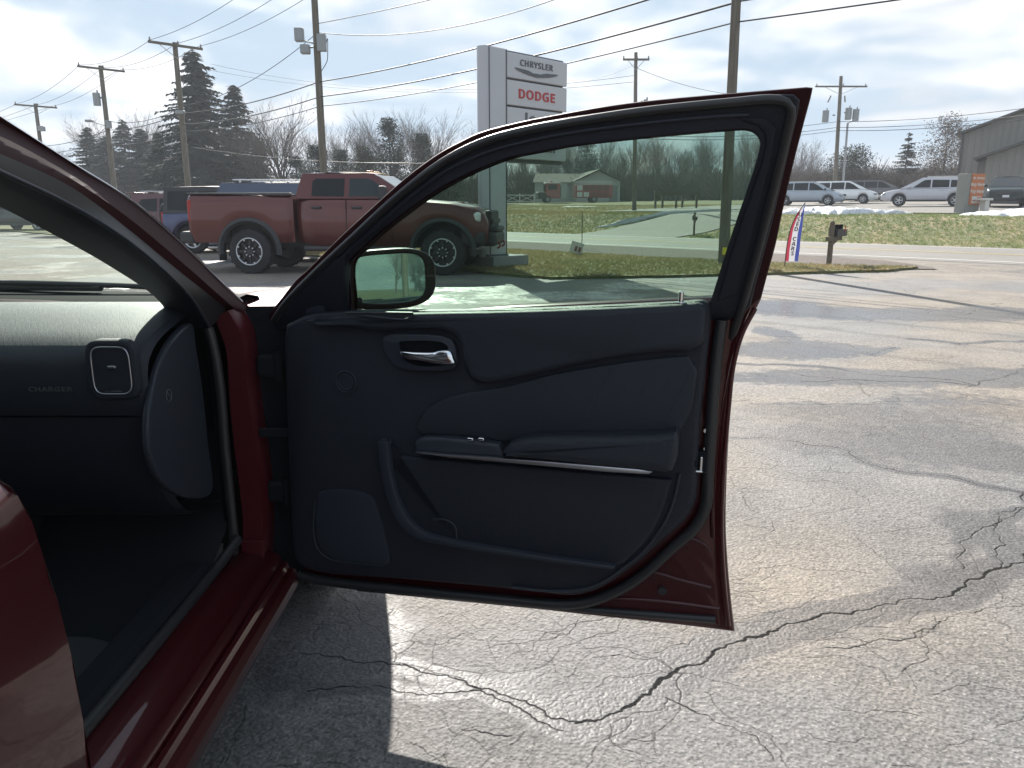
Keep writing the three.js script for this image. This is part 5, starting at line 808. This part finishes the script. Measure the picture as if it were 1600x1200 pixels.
{ const [x, f] = onGround(1226, 417, 0.045); banner('red white and blue feather banner reading used cars beside the mailbox', x, f, 1.34, 0.30, -0.1, 'USED CARS'); }
{ const [x, f] = onGround(909, 389, 0.02); banner('feather banner seen edge on by the road shoulder', x, f, 1.12, 0.30, 1.5, 'USED CARS'); }
{ const [x, f] = onGround(898, 398, 0.05), t = thing('yard_sign', 'small white yard sign tilted over on the verge', 'sign', [x, 0.04, -f], 0.25); const b = part('board', rb(0.36, 0.30, 0.012, 0, 0.2, 0, 0.004), std([0.6, 0.58, 0.54], 0.6), t); b.rotation.z = -0.28; part('print', [bx(0.07, 0.14, 0.004, -0.02, 0.17, 0.009), bx(0.07, 0.14, 0.004, 0.09, 0.17, 0.009)], std([0.25, 0.09, 0.08], 0.7), b); part('stake', [rod(V(-0.1, 0, 0), V(-0.06, 0.14, 0), 0.005), rod(V(0.1, 0, 0), V(0.09, 0.10, 0), 0.005)], steelM, t); }
// ---------------------------------------------------------------- buildings beyond the road
const rib = (w, h, pitch, depth) => { const o = []; for (let x = 0; x < w; x += pitch) o.push([x, 0], [x + pitch * 0.7, 0], [x + pitch * 0.75, depth], [x + pitch * 0.95, depth]); o.push([w, 0]); return o; };
{ // grey metal building with a lean-to
  const x0 = dirOf(1503, 220)[0] * 58, f0 = 58, y0 = hill(x0, f0) - 0.05, t = thing('metal_building', 'grey ribbed metal building with a lean-to roof and white framed window', 'building', [x0, y0, -f0], -0.62); // own x along its gable wall
  const wallM = std([0.215, 0.205, 0.185], 0.6), trimM = std([0.075, 0.07, 0.07], 0.6), whiteM = std([0.7, 0.7, 0.7], 0.6);
  const Wd = 22, eave = 4.9, ridge = 9.0, slope = (x) => eave + (ridge - eave) * (x < Wd / 2 ? x / (Wd / 2) : (Wd - x) / (Wd / 2));
  const rl = rib(Wd, 1, 0.42, -0.04), wallAt = (sh, z0, hf) => loft([0, 1].map((k) => rl.map(([x, d]) => V(x, k ? hf(x) : 0, z0 - d)))), n = rl.length;
  part('wall', [wallAt(1, 0, slope), bx(0.06, eave, 14, 0.0, eave / 2, -7.0), bx(0.06, eave, 14, Wd, eave / 2, -7.0)], wallM, t);
  const sl = Math.atan2(ridge - eave, Wd / 2), len = Math.hypot(Wd / 2, ridge - eave) + 0.5;
  part('roof', [bx(len, 0.14, 14.9, Wd / 4 - 0.2, (eave + ridge) / 2 + 0.05, -6.9, 0, 0, sl), bx(len, 0.14, 14.9, Wd * 0.75 + 0.2, (eave + ridge) / 2 + 0.05, -6.9, 0, 0, -sl)], trimM, t);
  part('corner_trim', bx(0.16, eave, 0.12, 0.05, eave / 2, 0.08), trimM, t);
  // lean-to in front, with its own slanting roof line
  const ls = (x) => 2.95 + (x - 1.3) * 0.36; const l2 = rib(12, 1, 0.42, -0.04);
  part('leanto_wall', loft([0, 1].map((k) => l2.map(([x, d]) => V(1.9 + x, k ? ls(1.9 + x) : 0, 2.6 - d)))), wallM, t);
  part('leanto_side', bx(0.06, 2.9, 2.6, 1.92, 1.5, 1.32), wallM, t);
  const la = Math.atan(0.36); part('leanto_roof', bx(13.6, 0.16, 3.1, 1.2 + 6.4, ls(1.2 + 6.4) + 0.09, 1.65, 0, 0, la), trimM, t);
  const wn = part('window', rb(1.9, 1.35, 0.08, 6.55, 1.95, 2.68, 0.01), whiteM, t); part('pane', [bx(0.5, 1.1, 0.03, 5.95, 1.95, 2.73)], glassM, wn); part('pane', [bx(1.05, 1.1, 0.03, 6.85, 1.95, 2.73)], glassM, wn); part('red_notice', bx(0.7, 0.35, 0.01, 6.9, 1.95, 2.755), std([0.4, 0.05, 0.06], 0.6), wn);
  part('skirt', bx(12, 0.5, 0.06, 7.9, 0.25, 2.68), trimM, t);
}
{ // orange sign on a grey block
  const f = 37.5, x = dirOf(1511, 322)[0] * f, t = thing('orange_sign', 'orange lettered sign board mounted on a grey block at the lot edge', 'sign', [x, hill(x, f), -f], 0.35), wM = std([0.60, 0.58, 0.54], 0.6);
  part('block', [rb(1.02, 1.86, 0.5, -0.02, 0.9, 0, 0.02)], std([0.25, 0.25, 0.235], 0.8), t);
  part('board', rb(0.80, 1.42, 0.06, 0.16, 1.12, 0.27, 0.01), std([0.46, 0.15, 0.055], 0.6), t);
  for (const [s, y, z] of [['Mt. Vernon', 1.63, 0.115], ['Buy Here', 1.32, 0.15], ['Pay Here', 1.0, 0.15]]) part('lettering', letters(s, z, s.length > 8 ? 0.85 : 0.95, 0.006).translate(0.16, y, 0.302), wM, t);
  part('picture_panel', bx(0.56, 0.32, 0.01, 0.16, 0.64, 0.305), wM, t); part('small_print', [bx(0.2, 0.05, 0.006, 0.02, 0.60, 0.313), bx(0.22, 0.2, 0.006, 0.3, 0.66, 0.313)], std([0.4, 0.1, 0.05], 0.6), t);
  const xs = dirOf(1537, 322)[0] * 37; const b = thing('stone_bench', 'small pale slab bench beside the orange sign', 'bench', [xs, hill(xs, 37), -37], 0.3); part('seat', rb(0.62, 0.10, 0.4, 0, 0.66, 0, 0.02), wM, b); part('leg', rb(0.26, 0.62, 0.3, 0.05, 0.31, 0, 0.02), wM, b);
}
{ // white gabled hall behind the fire engine
  const f = 104, x = dirOf(934, 316)[0] * f, y = hill(x, f), t = thing('gabled_hall', 'white gabled hall with a low brown roof behind the fire engine', 'building', [x, y - 0.05, -f], 0.1), wM = std([0.42, 0.42, 0.43], 0.8), rM = std([0.045, 0.034, 0.027], 0.95);
  const w = 2.9, e = 2.65, r = 3.95, D = 14;
  part('gable_wall', extr([[-w, 0], [w, 0], [w, e], [0, r], [-w, e]], 0.2), wM, t);
  part('side_wall', [bx(0.2, e, D, -w + 0.1, e / 2, -D / 2), bx(0.2, e, D, w - 0.1, e / 2, -D / 2), bx(5.2, e, 0.2, -w - 2.6, e / 2, -2.0)], wM, t);
  const a = Math.atan2(r - e, w), L = Math.hypot(w, r - e) + 0.5; for (const s of [-1, 1]) part('roof', bx(L, 0.16, D + 0.8, s * (w / 2 + 0.16), (r + e) / 2 + 0.05, -D / 2 + 0.3, 0, 0, -s * a), rM, t);
  part('wing_roof', loft([[-w - 5.6, e - 0.1, -1.4], [-w - 5.6, r - 0.1, -6]].map(([xx, yy, zz]) => [V(xx + (yy > 3 ? 1 : 0), yy, zz), V(0, yy, zz)])), rM, t);
  part('door', bx(1.1, 2.1, 0.08, 2.0, 1.05, 0.24), std([0.2, 0.21, 0.22], 0.6), t);
  for (const xx of [-1.6]) { const q = part('window', bx(1.2, 1.1, 0.1, xx, 1.7, 0.23), std([0.55, 0.55, 0.55], 0.6), t); part('pane', bx(1.0, 0.9, 0.04, xx, 1.7, 0.28), glassM, q); }
}
{ // fire engine
  const f = 95, x = dirOf(898, 318)[0] * f, t = thing('fire_engine', 'red and white fire engine with a ladder rack parked on the lawn', 'fire truck', [x, hill(x, f), -f], 0.12), rd = paint([0.30, 0.02, 0.02], { metalness: 0 }), wh = std([0.6, 0.6, 0.6], 0.5), L = 9.2; t.scale.setScalar(0.8);
  part('cab', [rb(2.2, 2.2, 2.3, -L / 2 + 1.1, 1.75, 0, 0.12)], rd, t); part('cab_roof', rb(2.2, 0.2, 2.3, -L / 2 + 1.1, 2.85, 0, 0.08), wh, t); part('bonnet', rb(1.4, 1.0, 2.1, -L / 2 - 0.5, 1.05, 0, 0.12), plasticM, t);
  part('windscreen', bx(0.04, 0.8, 1.9, -L / 2 - 0.01, 2.2, 0), glassM, t); part('side_window', bx(1.3, 0.75, 2.34, -L / 2 + 1.0, 2.25, 0), glassM, t);
  part('pump_panel', rb(0.9, 2.1, 2.34, -L / 2 + 2.7, 1.65, 0, 0.03), std([0.35, 0.35, 0.36], 0.4, { metalness: 0.7 }), t); part('body', rb(5.6, 1.9, 2.3, L / 2 - 1.9, 1.65, 0, 0.06), rd, t);
  for (let k = 0; k < 5; k++) { part('locker_door', bx(0.8, 0.75, 0.03, L / 2 - 4.1 + k * 1.0, 2.15, 1.17), k < 1 ? wh : std([0.16, 0.03, 0.03], 0.5), t); part('locker_door', bx(0.8, 0.65, 0.03, L / 2 - 4.1 + k * 1.0, 1.2, 1.17), k < 2 ? wh : std([0.2, 0.03, 0.03], 0.5), t); }
  part('ladder', [rod(V(L / 2 - 5.2, 2.85, 0.9), V(L / 2 + 0.9, 2.85, 0.9), 0.05), rod(V(L / 2 - 5.2, 3.1, 0.9), V(L / 2 + 0.9, 3.1, 0.9), 0.05), ...[...Array(14)].map((_, k) => rod(V(L / 2 - 5 + k * 0.42, 2.85, 0.9), V(L / 2 - 5 + k * 0.42, 3.1, 0.9), 0.03))], wh, t);
  part('light_bar', rb(0.4, 0.2, 1.6, -L / 2 + 0.9, 3.05, 0, 0.05), std([0.4, 0.05, 0.05], 0.3), t);
  for (const s of [-1, 1]) for (const wx of [-L / 2 + 0.3, L / 2 - 1.9]) { const w = roadWheel(t, wx, 0.52, s * 1.0, 0.52, 0.32, 1, tyreM, rimM, 8, 0.55, rimDark); if (s < 0) w.rotation.y = Math.PI; }
}
{ // low shed with white roof and white fence
  const f = 112, x = dirOf(822, 316)[0] * f, t = thing('low_shed', 'low dark shed under a pale roof behind the white fence', 'building', [x, hill(x, f) - 0.05, -f], 0.05); part('wall', bx(5.4, 2.0, 4, 0, 1.0, -2), std([0.10, 0.10, 0.11], 0.8), t); part('roof', [bx(6, 0.12, 2.7, 0, 2.45, -0.9, 0, 0.42), bx(6, 0.12, 2.7, 0, 2.45, -3.1, 0, -0.42)], std([0.5, 0.51, 0.52], 0.5), t); part('door', bx(1.0, 1.8, 0.06, 1.2, 0.9, 0.03), std([0.2, 0.2, 0.2], 0.7), t);
  const f2 = 98, x2 = dirOf(812, 318)[0] * f2, fe = thing('white_fence', 'white cross-braced fence panel beside the fire engine', 'fence', [x2, hill(x2, f2), -f2], 0.05), wM = std([0.62, 0.62, 0.61], 0.7);
  for (const k of [-1.8, 0, 1.8]) part('post', bx(0.13, 1.2, 0.13, k, 0.6, 0), wM, fe); for (const y of [0.25, 1.0]) part('rail', bx(3.6, 0.1, 0.05, 0, y, 0.09), wM, fe); for (const k of [-0.9, 0.9]) for (const s of [-1, 1]) part('brace', rod(V(k - 0.85, s > 0 ? 0.25 : 1.0, 0.07 + s * 0.02), V(k + 0.85, s > 0 ? 1.0 : 0.25, 0.07 + s * 0.02), 0.04), wM, fe);
}
{ // post and beam frame on the bank
  const f = 57, x = dirOf(1056, 325)[0] * f, y = hill(x, f), t = thing('timber_frame', 'weathered post and beam frame standing on the grass bank', 'fence', [x, y, -f], 0.0, undefined), wd = std([0.10, 0.08, 0.062], 0.9);
  for (const [k, z, h] of [[-1.5, 0, 1.35], [0, 0, 1.3], [1.47, 0, 1.3], [-0.72, -1.4, 1.15], [0.75, -1.4, 1.15]]) part('post', bx(0.14, h + 0.15, 0.14, k, h / 2 - 0.07, z), wd, t);
  part('beam', bx(3.2, 0.2, 0.12, 0, 1.12, 0.02), wd, t); part('beam', bx(1.7, 0.11, 0.10, 0, 1.05, -1.4), wd, t);
}
// ---------------------------------------------------------------- trees
const barkM = std([0.075, 0.062, 0.052], 1), twigM = std([0.095, 0.078, 0.066], 1), pineM = std([0.030, 0.040, 0.026], 1, { side: THREE.DoubleSide }), cedarM = std([0.045, 0.052, 0.028], 1, { side: THREE.DoubleSide }), brownM = std([0.11, 0.075, 0.045], 1, { side: THREE.DoubleSide });
function limb(pos, a, b, r0, r1, n) { // open tapered prism
  const d = b.clone().sub(a).normalize(), u = Math.abs(d.y) < 0.9 ? V(0, 1, 0) : V(1, 0, 0), x = u.cross(d).normalize(), y = d.clone().cross(x);
  for (let i = 0; i < n; i++) { const p = i / n * 6.2832, q = (i + 1) / n * 6.2832, c = (o, r, t) => [o.x + (x.x * Math.cos(t) + y.x * Math.sin(t)) * r, o.y + (x.y * Math.cos(t) + y.y * Math.sin(t)) * r, o.z + (x.z * Math.cos(t) + y.z * Math.sin(t)) * r];
    const A = c(a, r0, p), B = c(a, r0, q), D = c(b, r1, p), E = c(b, r1, q); pos.push(...A, ...D, ...B, ...B, ...D, ...E); }
}
const fromPos = (pos) => { const g = new THREE.BufferGeometry(); g.setAttribute('position', new THREE.Float32BufferAttribute(pos, 3)); g.computeVertexNormals(); return g; };
function bareTree(H, spread, up, fork = 3) { // returns [wood, twigs] of a leafless tree H high
  const wood = [], tw = [];
  const grow = (p, d, len, r, lev) => {
    const n = lev === 0 ? 5 : lev < 3 ? 3 : 2; let q = p, dir = d.clone();
    for (let i = 0; i < n; i++) {
      dir.add(V(rr(-1, 1), rr(-0.4, 1) * up, rr(-1, 1)).multiplyScalar(lev ? 0.22 : 0.07)).normalize();
      const e = q.clone().addScaledVector(dir, len / n), r0 = r * (1 - 0.55 * i / n), r1 = r * (1 - 0.55 * (i + 1) / n);
      limb(lev < 2 ? wood : tw, q, e, r0, r1, lev === 0 ? 7 : lev === 1 ? 5 : 3);
      if (lev < 4 && (lev > 0 || i > 0)) { const kids = lev === 0 ? 2 : lev < 3 ? (rnd() < 0.75 ? 2 : 1) : (rnd() < 0.85 ? 2 : 1); for (let k = 0; k < kids; k++) { const side = V(rr(-1, 1), rr(-0.15, 0.7), rr(-1, 1)).normalize(), nd = dir.clone().multiplyScalar(1.0).addScaledVector(side, spread * rr(0.7, 1.2)).normalize(); grow(e, nd, len * rr(0.5, 0.8), Math.max(r1 * 0.60, 0.007), lev + 1); } }
      q = e;
    }
    if (lev < 4) grow(q, dir, len * 0.62, Math.max(r * 0.42, 0.008), lev + 1);
  };
  grow(V(0, 0, 0), V(rr(-0.05, 0.05), 1, rr(-0.05, 0.05)).normalize(), H * 0.40, H * 0.020, 0);
  const a = fromPos(wood), b = fromPos(tw); b.computeBoundingBox(); a.computeBoundingBox(); const top = Math.max(b.boundingBox.max.y, a.boundingBox.max.y); for (const g of [a, b]) g.scale(H / top, H / top, H / top); return [a, b];
}
function spruce(H, R, whorls, droop, gapy = 0, low = 0.06) {
  const wood = [], nd = []; limb(wood, V(0, 0, 0), V(0, H, 0), H * 0.018, 0.02, 7);
  for (let w = 0; w < whorls; w++) {
    const t = Math.pow((w + rnd() * 0.5) / whorls, 0.9), y = H * (lerp(low, 0.99, t) + rr(-0.02, 0.02)), rad = R * Math.pow(1 - t, 0.75) * rr(0.8, 1.1) + 0.15, n = Math.round(lerp(11, 5, t));
    for (let k = 0; k < n; k++) {
      if (rnd() < gapy) continue;
      const a = k / n * 6.283 + rr(-0.4, 0.4) + w, L = rad * rr(0.55, 1.18), dx = Math.cos(a), dz = Math.sin(a), m = Math.max(4, Math.round(L * 3.2)); const yb = y + rr(-0.7, 0.7) * H / 38; let px = 0, py = yb, pz = 0;
      for (let i = 1; i <= m; i++) {
        const s = i / m, x = dx * L * s, z = dz * L * s, yy = yb + L * (0.10 * s - droop * s * s + 0.12 * s * s * s * s);
        if (i === 1 || i % 2 === 0) { limb(wood, V(px, py, pz), V(x, yy, z), 0.02, 0.012, 3); px = x; py = yy; pz = z; }
        for (let j = 0; j < 9; j++) { const o = rr(0.15, 0.62) * (0.5 + 0.6 * (1 - s)) * (H / 16 + 0.35), b = a + (j % 2 ? 1 : -1) * rr(0.4, 1.5), ex = x + Math.cos(b) * o, ez = z + Math.sin(b) * o, ey = yy - o * rr(0.25, 1.0), wx = -Math.sin(b) * 0.11 * (H / 16 + 0.4), wz = Math.cos(b) * 0.11 * (H / 16 + 0.4); nd.push(x - wx, yy, z - wz, x + wx, yy + 0.03, z + wz, ex, ey, ez); }
      }
    }
  }
  for (let i = 0; i < 60; i++) { const y = H * rr(0.9, 1.0), a = rr(0, 6.28), o = (1.02 - y / H) * R * 0.9 + 0.1; nd.push(0, y, 0, 0.05, y + 0.06, 0.02, Math.cos(a) * o, y - rr(-0.1, 0.2), Math.sin(a) * o); }
  return [fromPos(wood), fromPos(nd)];
}
function leafy(H, R, count, leaf, lo = 0.12, pw = 0.6) { // evergreen bush or tree with clumps of small leaves
  const wood = [], lf = []; limb(wood, V(0, 0, 0), V(0, H * 0.9, 0), H * 0.02, 0.02, 6); const cl = []; for (let i = 0; i < 60; i++) { const t = rr(lo, 1), a = rr(0, 6.28), r = R * Math.pow(Math.sin(Math.PI * Math.pow(t, pw)), 0.7) * Math.sqrt(rnd()); const c = V(Math.cos(a) * r, t * H, Math.sin(a) * r); cl.push(c); limb(wood, V(0, Math.max(0.2, c.y - H * 0.12), 0), c, 0.03, 0.012, 3); }
  for (let i = 0; i < count; i++) { const c = cl[(rnd() * cl.length) | 0], s = R * 0.26; const p = V(c.x + rr(-1, 1) * s, c.y + rr(-1, 1) * s * 0.9, c.z + rr(-1, 1) * s), d = V(rr(-1, 1), rr(-1, 1), rr(-1, 1)).normalize().multiplyScalar(leaf), e = V(rr(-1, 1), rr(-1, 1), rr(-1, 1)).normalize().multiplyScalar(leaf * 0.6); lf.push(p.x, p.y, p.z, p.x + d.x, p.y + d.y, p.z + d.z, p.x + e.x, p.y + e.y, p.z + e.z); }
  return [fromPos(wood), fromPos(lf)];
}
const KIND = { bare1: [bareTree(12, 0.62, 0.8), barkM, twigM], bare2: [bareTree(13, 0.5, 1.0), barkM, twigM], bare3: [bareTree(11, 0.78, 0.6), barkM, twigM], bare4: [bareTree(12, 0.42, 1.1), barkM, twigM],
  spruce: [spruce(17, 5.0, 44, 0.42), barkM, pineM], spruce2: [spruce(14, 3.4, 34, 0.34, 0.08), barkM, pineM], thin: [spruce(10, 2.0, 17, 0.25, 0.3, 0.3), barkM, pineM], cedar: [leafy(9, 2.3, 9000, 0.20, 0.03, 0.42), barkM, pineM], cedar2: [leafy(6, 1.9, 6000, 0.17, 0.03, 0.45), barkM, cedarM], oak: [leafy(10, 4.4, 5200, 0.24, 0.18, 0.7), barkM, brownM], bush: [leafy(5, 3.4, 6500, 0.2, 0.05, 0.6), barkM, cedarM] };
const KH = { bare1: 12, bare2: 13, bare3: 11, bare4: 12, spruce: 17, spruce2: 14, thin: 10, cedar: 9, cedar2: 6, oak: 10, bush: 5 };
function tree(kind, name, label, px, py, f, group, wide = 1) { // px,py: where its top shows; f metres ahead
  const d = dirOf(px, py), x = d[0] * f, y = Math.max(0, hill(x, f)), h = EYE + d[1] * f - y, [[a, b], m1, m2] = KIND[kind], k = h / KH[kind], t = thing(name, label, 'tree', [x, y - 0.05, -f], rnd() * 6.28, group);
  t.scale.set(k * wide, k, k * wide); part('trunk', a, m1, t); part('crown', b, m2, t); return t;
}
tree('spruce', 'spruce_tree', 'tallest dark spruce towering over the roadside poles', 300, 76, 84, 'evergreens beyond the road', 1.45);
tree('spruce2', 'spruce_tree', 'slighter spruce standing beside the tallest one', 364, 132, 88, 'evergreens beyond the road', 1.5);
tree('spruce2', 'spruce_tree', 'shaggy spruce at the outer end of the grove by the transformer pole', 135, 198, 100, 'evergreens beyond the road', 1.7);
tree('spruce2', 'spruce_tree', 'dense spruce between the transformer pole and the tallest spruce', 190, 186, 104, 'evergreens beyond the road', 1.5);
tree('spruce', 'spruce_tree', 'broad low spruce filling the grove under the tallest one', 245, 205, 92, 'evergreens beyond the road', 1.5);
tree('spruce2', 'spruce_tree', 'squat spruce between the shaggy spruce and the dense one', 163, 212, 97, 'evergreens beyond the road', 1.9);
tree('spruce2', 'spruce_tree', 'squat spruce between the dense spruce and the broad low one', 218, 200, 98, 'evergreens beyond the road', 1.8);
tree('spruce2', 'spruce_tree', 'short spruce at the foot of the slighter spruce', 400, 215, 82, 'evergreens beyond the road', 1.6);
const groveLabels = ['leafless tree standing behind the lamp arm of the transformer pole', 'leafless tree between the transformer pole and the shaggy spruce', 'leafless tree rising just past the transformer pole towards the tallest spruce', 'leafless tree close against the flank of the tallest spruce', 'leafless tree between the two tall spruces', 'faint leafless tree beyond the farthest pole', 'faint leafless tree beside the lamp of the farthest pole'];
for (const [i, [k, x, y, f, w]] of [['bare3', 160, 165, 112, 1.2], ['bare2', 215, 155, 110, 1.1], ['bare1', 245, 175, 106, 1.2], ['bare3', 268, 190, 96, 1], ['bare3', 338, 190, 95, 1.1], ['bare4', 60, 225, 130, 1.3], ['bare2', 100, 222, 120, 1.1]].entries()) tree(k, 'bare_tree', groveLabels[i], x, y, f, 'leafless trees in the spruce grove', w);
tree('bare4', 'bare_tree', 'fan shaped leafless tree with many upright stems beside the spruces', 432, 142, 74, 'leafless trees beyond the pickup', 1.5);
for (const [k, x, y, f, w] of [['bare3', 408, 158, 80, 1.2], ['bare1', 480, 170, 80, 1.2], ['bare3', 540, 172, 82, 1.2], ['bare2', 575, 178, 86, 1.2], ['bare4', 610, 162, 84, 1.4], ['bare2', 640, 175, 82, 1.2], ['bare4', 668, 160, 80, 1.3], ['bare1', 690, 205, 92, 1.2], ['bare3', 730, 188, 100, 1.2], ['bare2', 765, 195, 104, 1.1], ['bare1', 520, 200, 74, 1.0]]) tree(k, 'bare_tree', 'pale leafless tree beyond the cab of the pickup', x, y, f, 'leafless trees beyond the pickup', w);
for (const [k, x, y, f, w, l] of [['cedar', 607, 186, 72, 1.1, 'tall pointed cedar behind the roof of the pickup'], ['cedar', 660, 210, 70, 1.2, 'broad cedar next to the tall pointed one'], ['cedar', 495, 228, 66, 1.4, 'dark round cedar at the foot of the floodlight pole'], ['cedar', 533, 235, 68, 1.3, 'low cedar between the floodlight pole and the pointed cedar'], ['cedar2', 570, 232, 64, 1.2, 'yellowish cedar bush before the pointed cedar'], ['cedar', 462, 245, 70, 1.5, 'low dark cedar beside the leafless fan shaped tree'], ['cedar', 700, 245, 66, 1.5, 'low cedar hidden partly by the open door frame'], ['cedar', 918, 212, 118, 1.2, 'tall dark cedar beside the hall roof'], ['cedar', 885, 250, 122, 1.4, 'dark cedar behind the pylon sign']]) tree(k, 'cedar_tree', l, x, y, f, 'cedars beyond the road', w);
for (let i = 0; i < 46; i++) { const x = 770 + i * 11 + rr(-5, 5), big = rnd() < 0.35; tree(['bare1', 'bare2', 'bare3', 'bare4'][(rnd() * 4) | 0], 'bare_tree', 'leafless tree in the wood behind the gabled hall', x, big ? rr(188, 212) : rr(212, 245), rr(118, 165), 'leafless wood behind the gabled hall', rr(0.9, 1.3)); }
tree('thin', 'thin_spruce', 'thin ragged spruce standing alone behind the silver crossover', 1421, 206, 88, 'trees behind the far lot', 1.1);
tree('oak', 'oak_tree', 'round tree holding brown leaves beside the grey building', 1484, 186, 84, 'trees behind the far lot', 1.1);
tree('oak', 'oak_tree', 'smaller brown leaved tree tucked against the grey building', 1512, 206, 88, 'trees behind the far lot', 1);
tree('bush', 'evergreen_shrub', 'spreading evergreen beside the transformer pole', 1335, 236, 82, 'trees behind the far lot', 1.1);
tree('bare3', 'bare_tree', 'leafless tree whose tips show above the roof of the grey building', 1545, 178, 110, 'trees behind the far lot', 1);
for (let i = 0; i < 26; i++) tree(['bare1', 'bare2', 'bare3', 'bare4'][(rnd() * 4) | 0], 'bare_tree', 'small brownish leafless tree in the thicket behind the far lot', 1225 + i * 12 + rr(-5, 5), rr(250, 272), rr(96, 130), 'thicket behind the far lot', rr(1.1, 1.6));
// trees down the road to the side, which the wing mirror shows
for (const [x, f, h, k] of [[32, -112, 9, 'bare1'], [44, -118, 10, 'bare2'], [54, -108, 9, 'bare3'], [62, -115, 7, 'cedar'], [72, -104, 9, 'bare4'], [82, -112, 10, 'bare1'], [92, -99, 9, 'spruce2'], [104, -108, 9, 'bare2'], [20, -120, 10, 'bare3'], [48, -126, 8, 'cedar'], [66, -124, 10, 'bare2'], [38, -130, 9, 'cedar'], [78, -122, 8, 'cedar']]) { const [[a, b], m1, m2] = KIND[k], t = thing('roadside_tree', 'roadside tree reflected in the wing mirror of the red sedan', 'tree', [x, Math.max(0, hill(x, f)) - 0.05, -f], rnd() * 6, 'trees seen in the wing mirror'), s = h / KH[k]; t.scale.set(s, s, s); part('trunk', a, m1, t); part('crown', b, m2, t); }
utilityPole('roadside pole that shows in the wing mirror of the red sedan', 13.0, -24, 9, 0.13, 0, [[8.6, 2.2]]);
// ---- brush and far wooded hills, too many to count
{
  const mk = (geo, mat, spots, name, label) => { const im = new THREE.InstancedMesh(geo, mat, spots.length), m = new THREE.Matrix4(), q = new THREE.Quaternion(), c = new THREE.Color(); spots.forEach(([x, f, h], i) => { q.setFromAxisAngle(V(0, 1, 0), rnd() * 6.28); im.setMatrixAt(i, m.compose(V(x, hill(x, f) - 0.1, -f), q, V(h * rr(0.9, 1.5), h, h * rr(0.9, 1.5)))); const k = rr(0.7, 1.3); im.setColorAt(i, c.setRGB(k, k * rr(0.92, 1.02), k * rr(0.88, 1.05))); }); im.name = name; im.userData = { kind: 'stuff', label, category: 'brush' }; im.castShadow = im.receiveShadow = true; scene.add(im); };
  const tw = []; for (let i = 0; i < 170; i++) { const a = rr(0, 6.28), r = rr(0, 0.5), p = V(Math.cos(a) * r * 0.4, rr(0, 0.5), Math.sin(a) * r * 0.4), e = V(Math.cos(a + rr(-1, 1)) * r + p.x, p.y + rr(0.2, 0.6), Math.sin(a + rr(-1, 1)) * r + p.z); limb(tw, p, e, 0.008, 0.003, 3); } const shrub = fromPos(tw).scale(1, 1 / 1.05, 1);
  const a = []; for (let i = 0; i < 620; i++) { const px = rr(765, 1260), f = rr(108, 170); a.push([dirOf(px, 300)[0] * f, f, rr(2, 5)]); } for (let i = 0; i < 500; i++) { const px = rr(1215, 1530), f = rr(80, 110); a.push([dirOf(px, 300)[0] * f, f, rr(1.6, 3.4)]); } for (let i = 0; i < 420; i++) { const px = rr(60, 760), f = rr(95, 140); a.push([dirOf(px, 300)[0] * f, f, rr(2.5, 5)]); }
  for (let i = 0; i < 420; i++) { const f = rr(80, 130); a.push([-f * rr(0.62, 1.6), f, rr(3, 6.5)]); }
  mk(shrub, std([0.10, 0.076, 0.060], 1), a, 'brush', 'brown leafless brush under the trees');
  const b = []; while (b.length < 4200) { const p = rr(-200, 330), q = rr(125, 430), [x, f] = PQ(p, q); if (f > 60) b.push([x, f, rr(3.5, 6.5)]); }
  mk(shrub, std([0.085, 0.070, 0.062], 1), b, 'far_woodland', 'far brown woodland covering the low hills');
}
scene.fog = new THREE.FogExp2(new THREE.Color(0.82, 0.86, 0.93), 0.0009);
renderer.render(scene, camera);
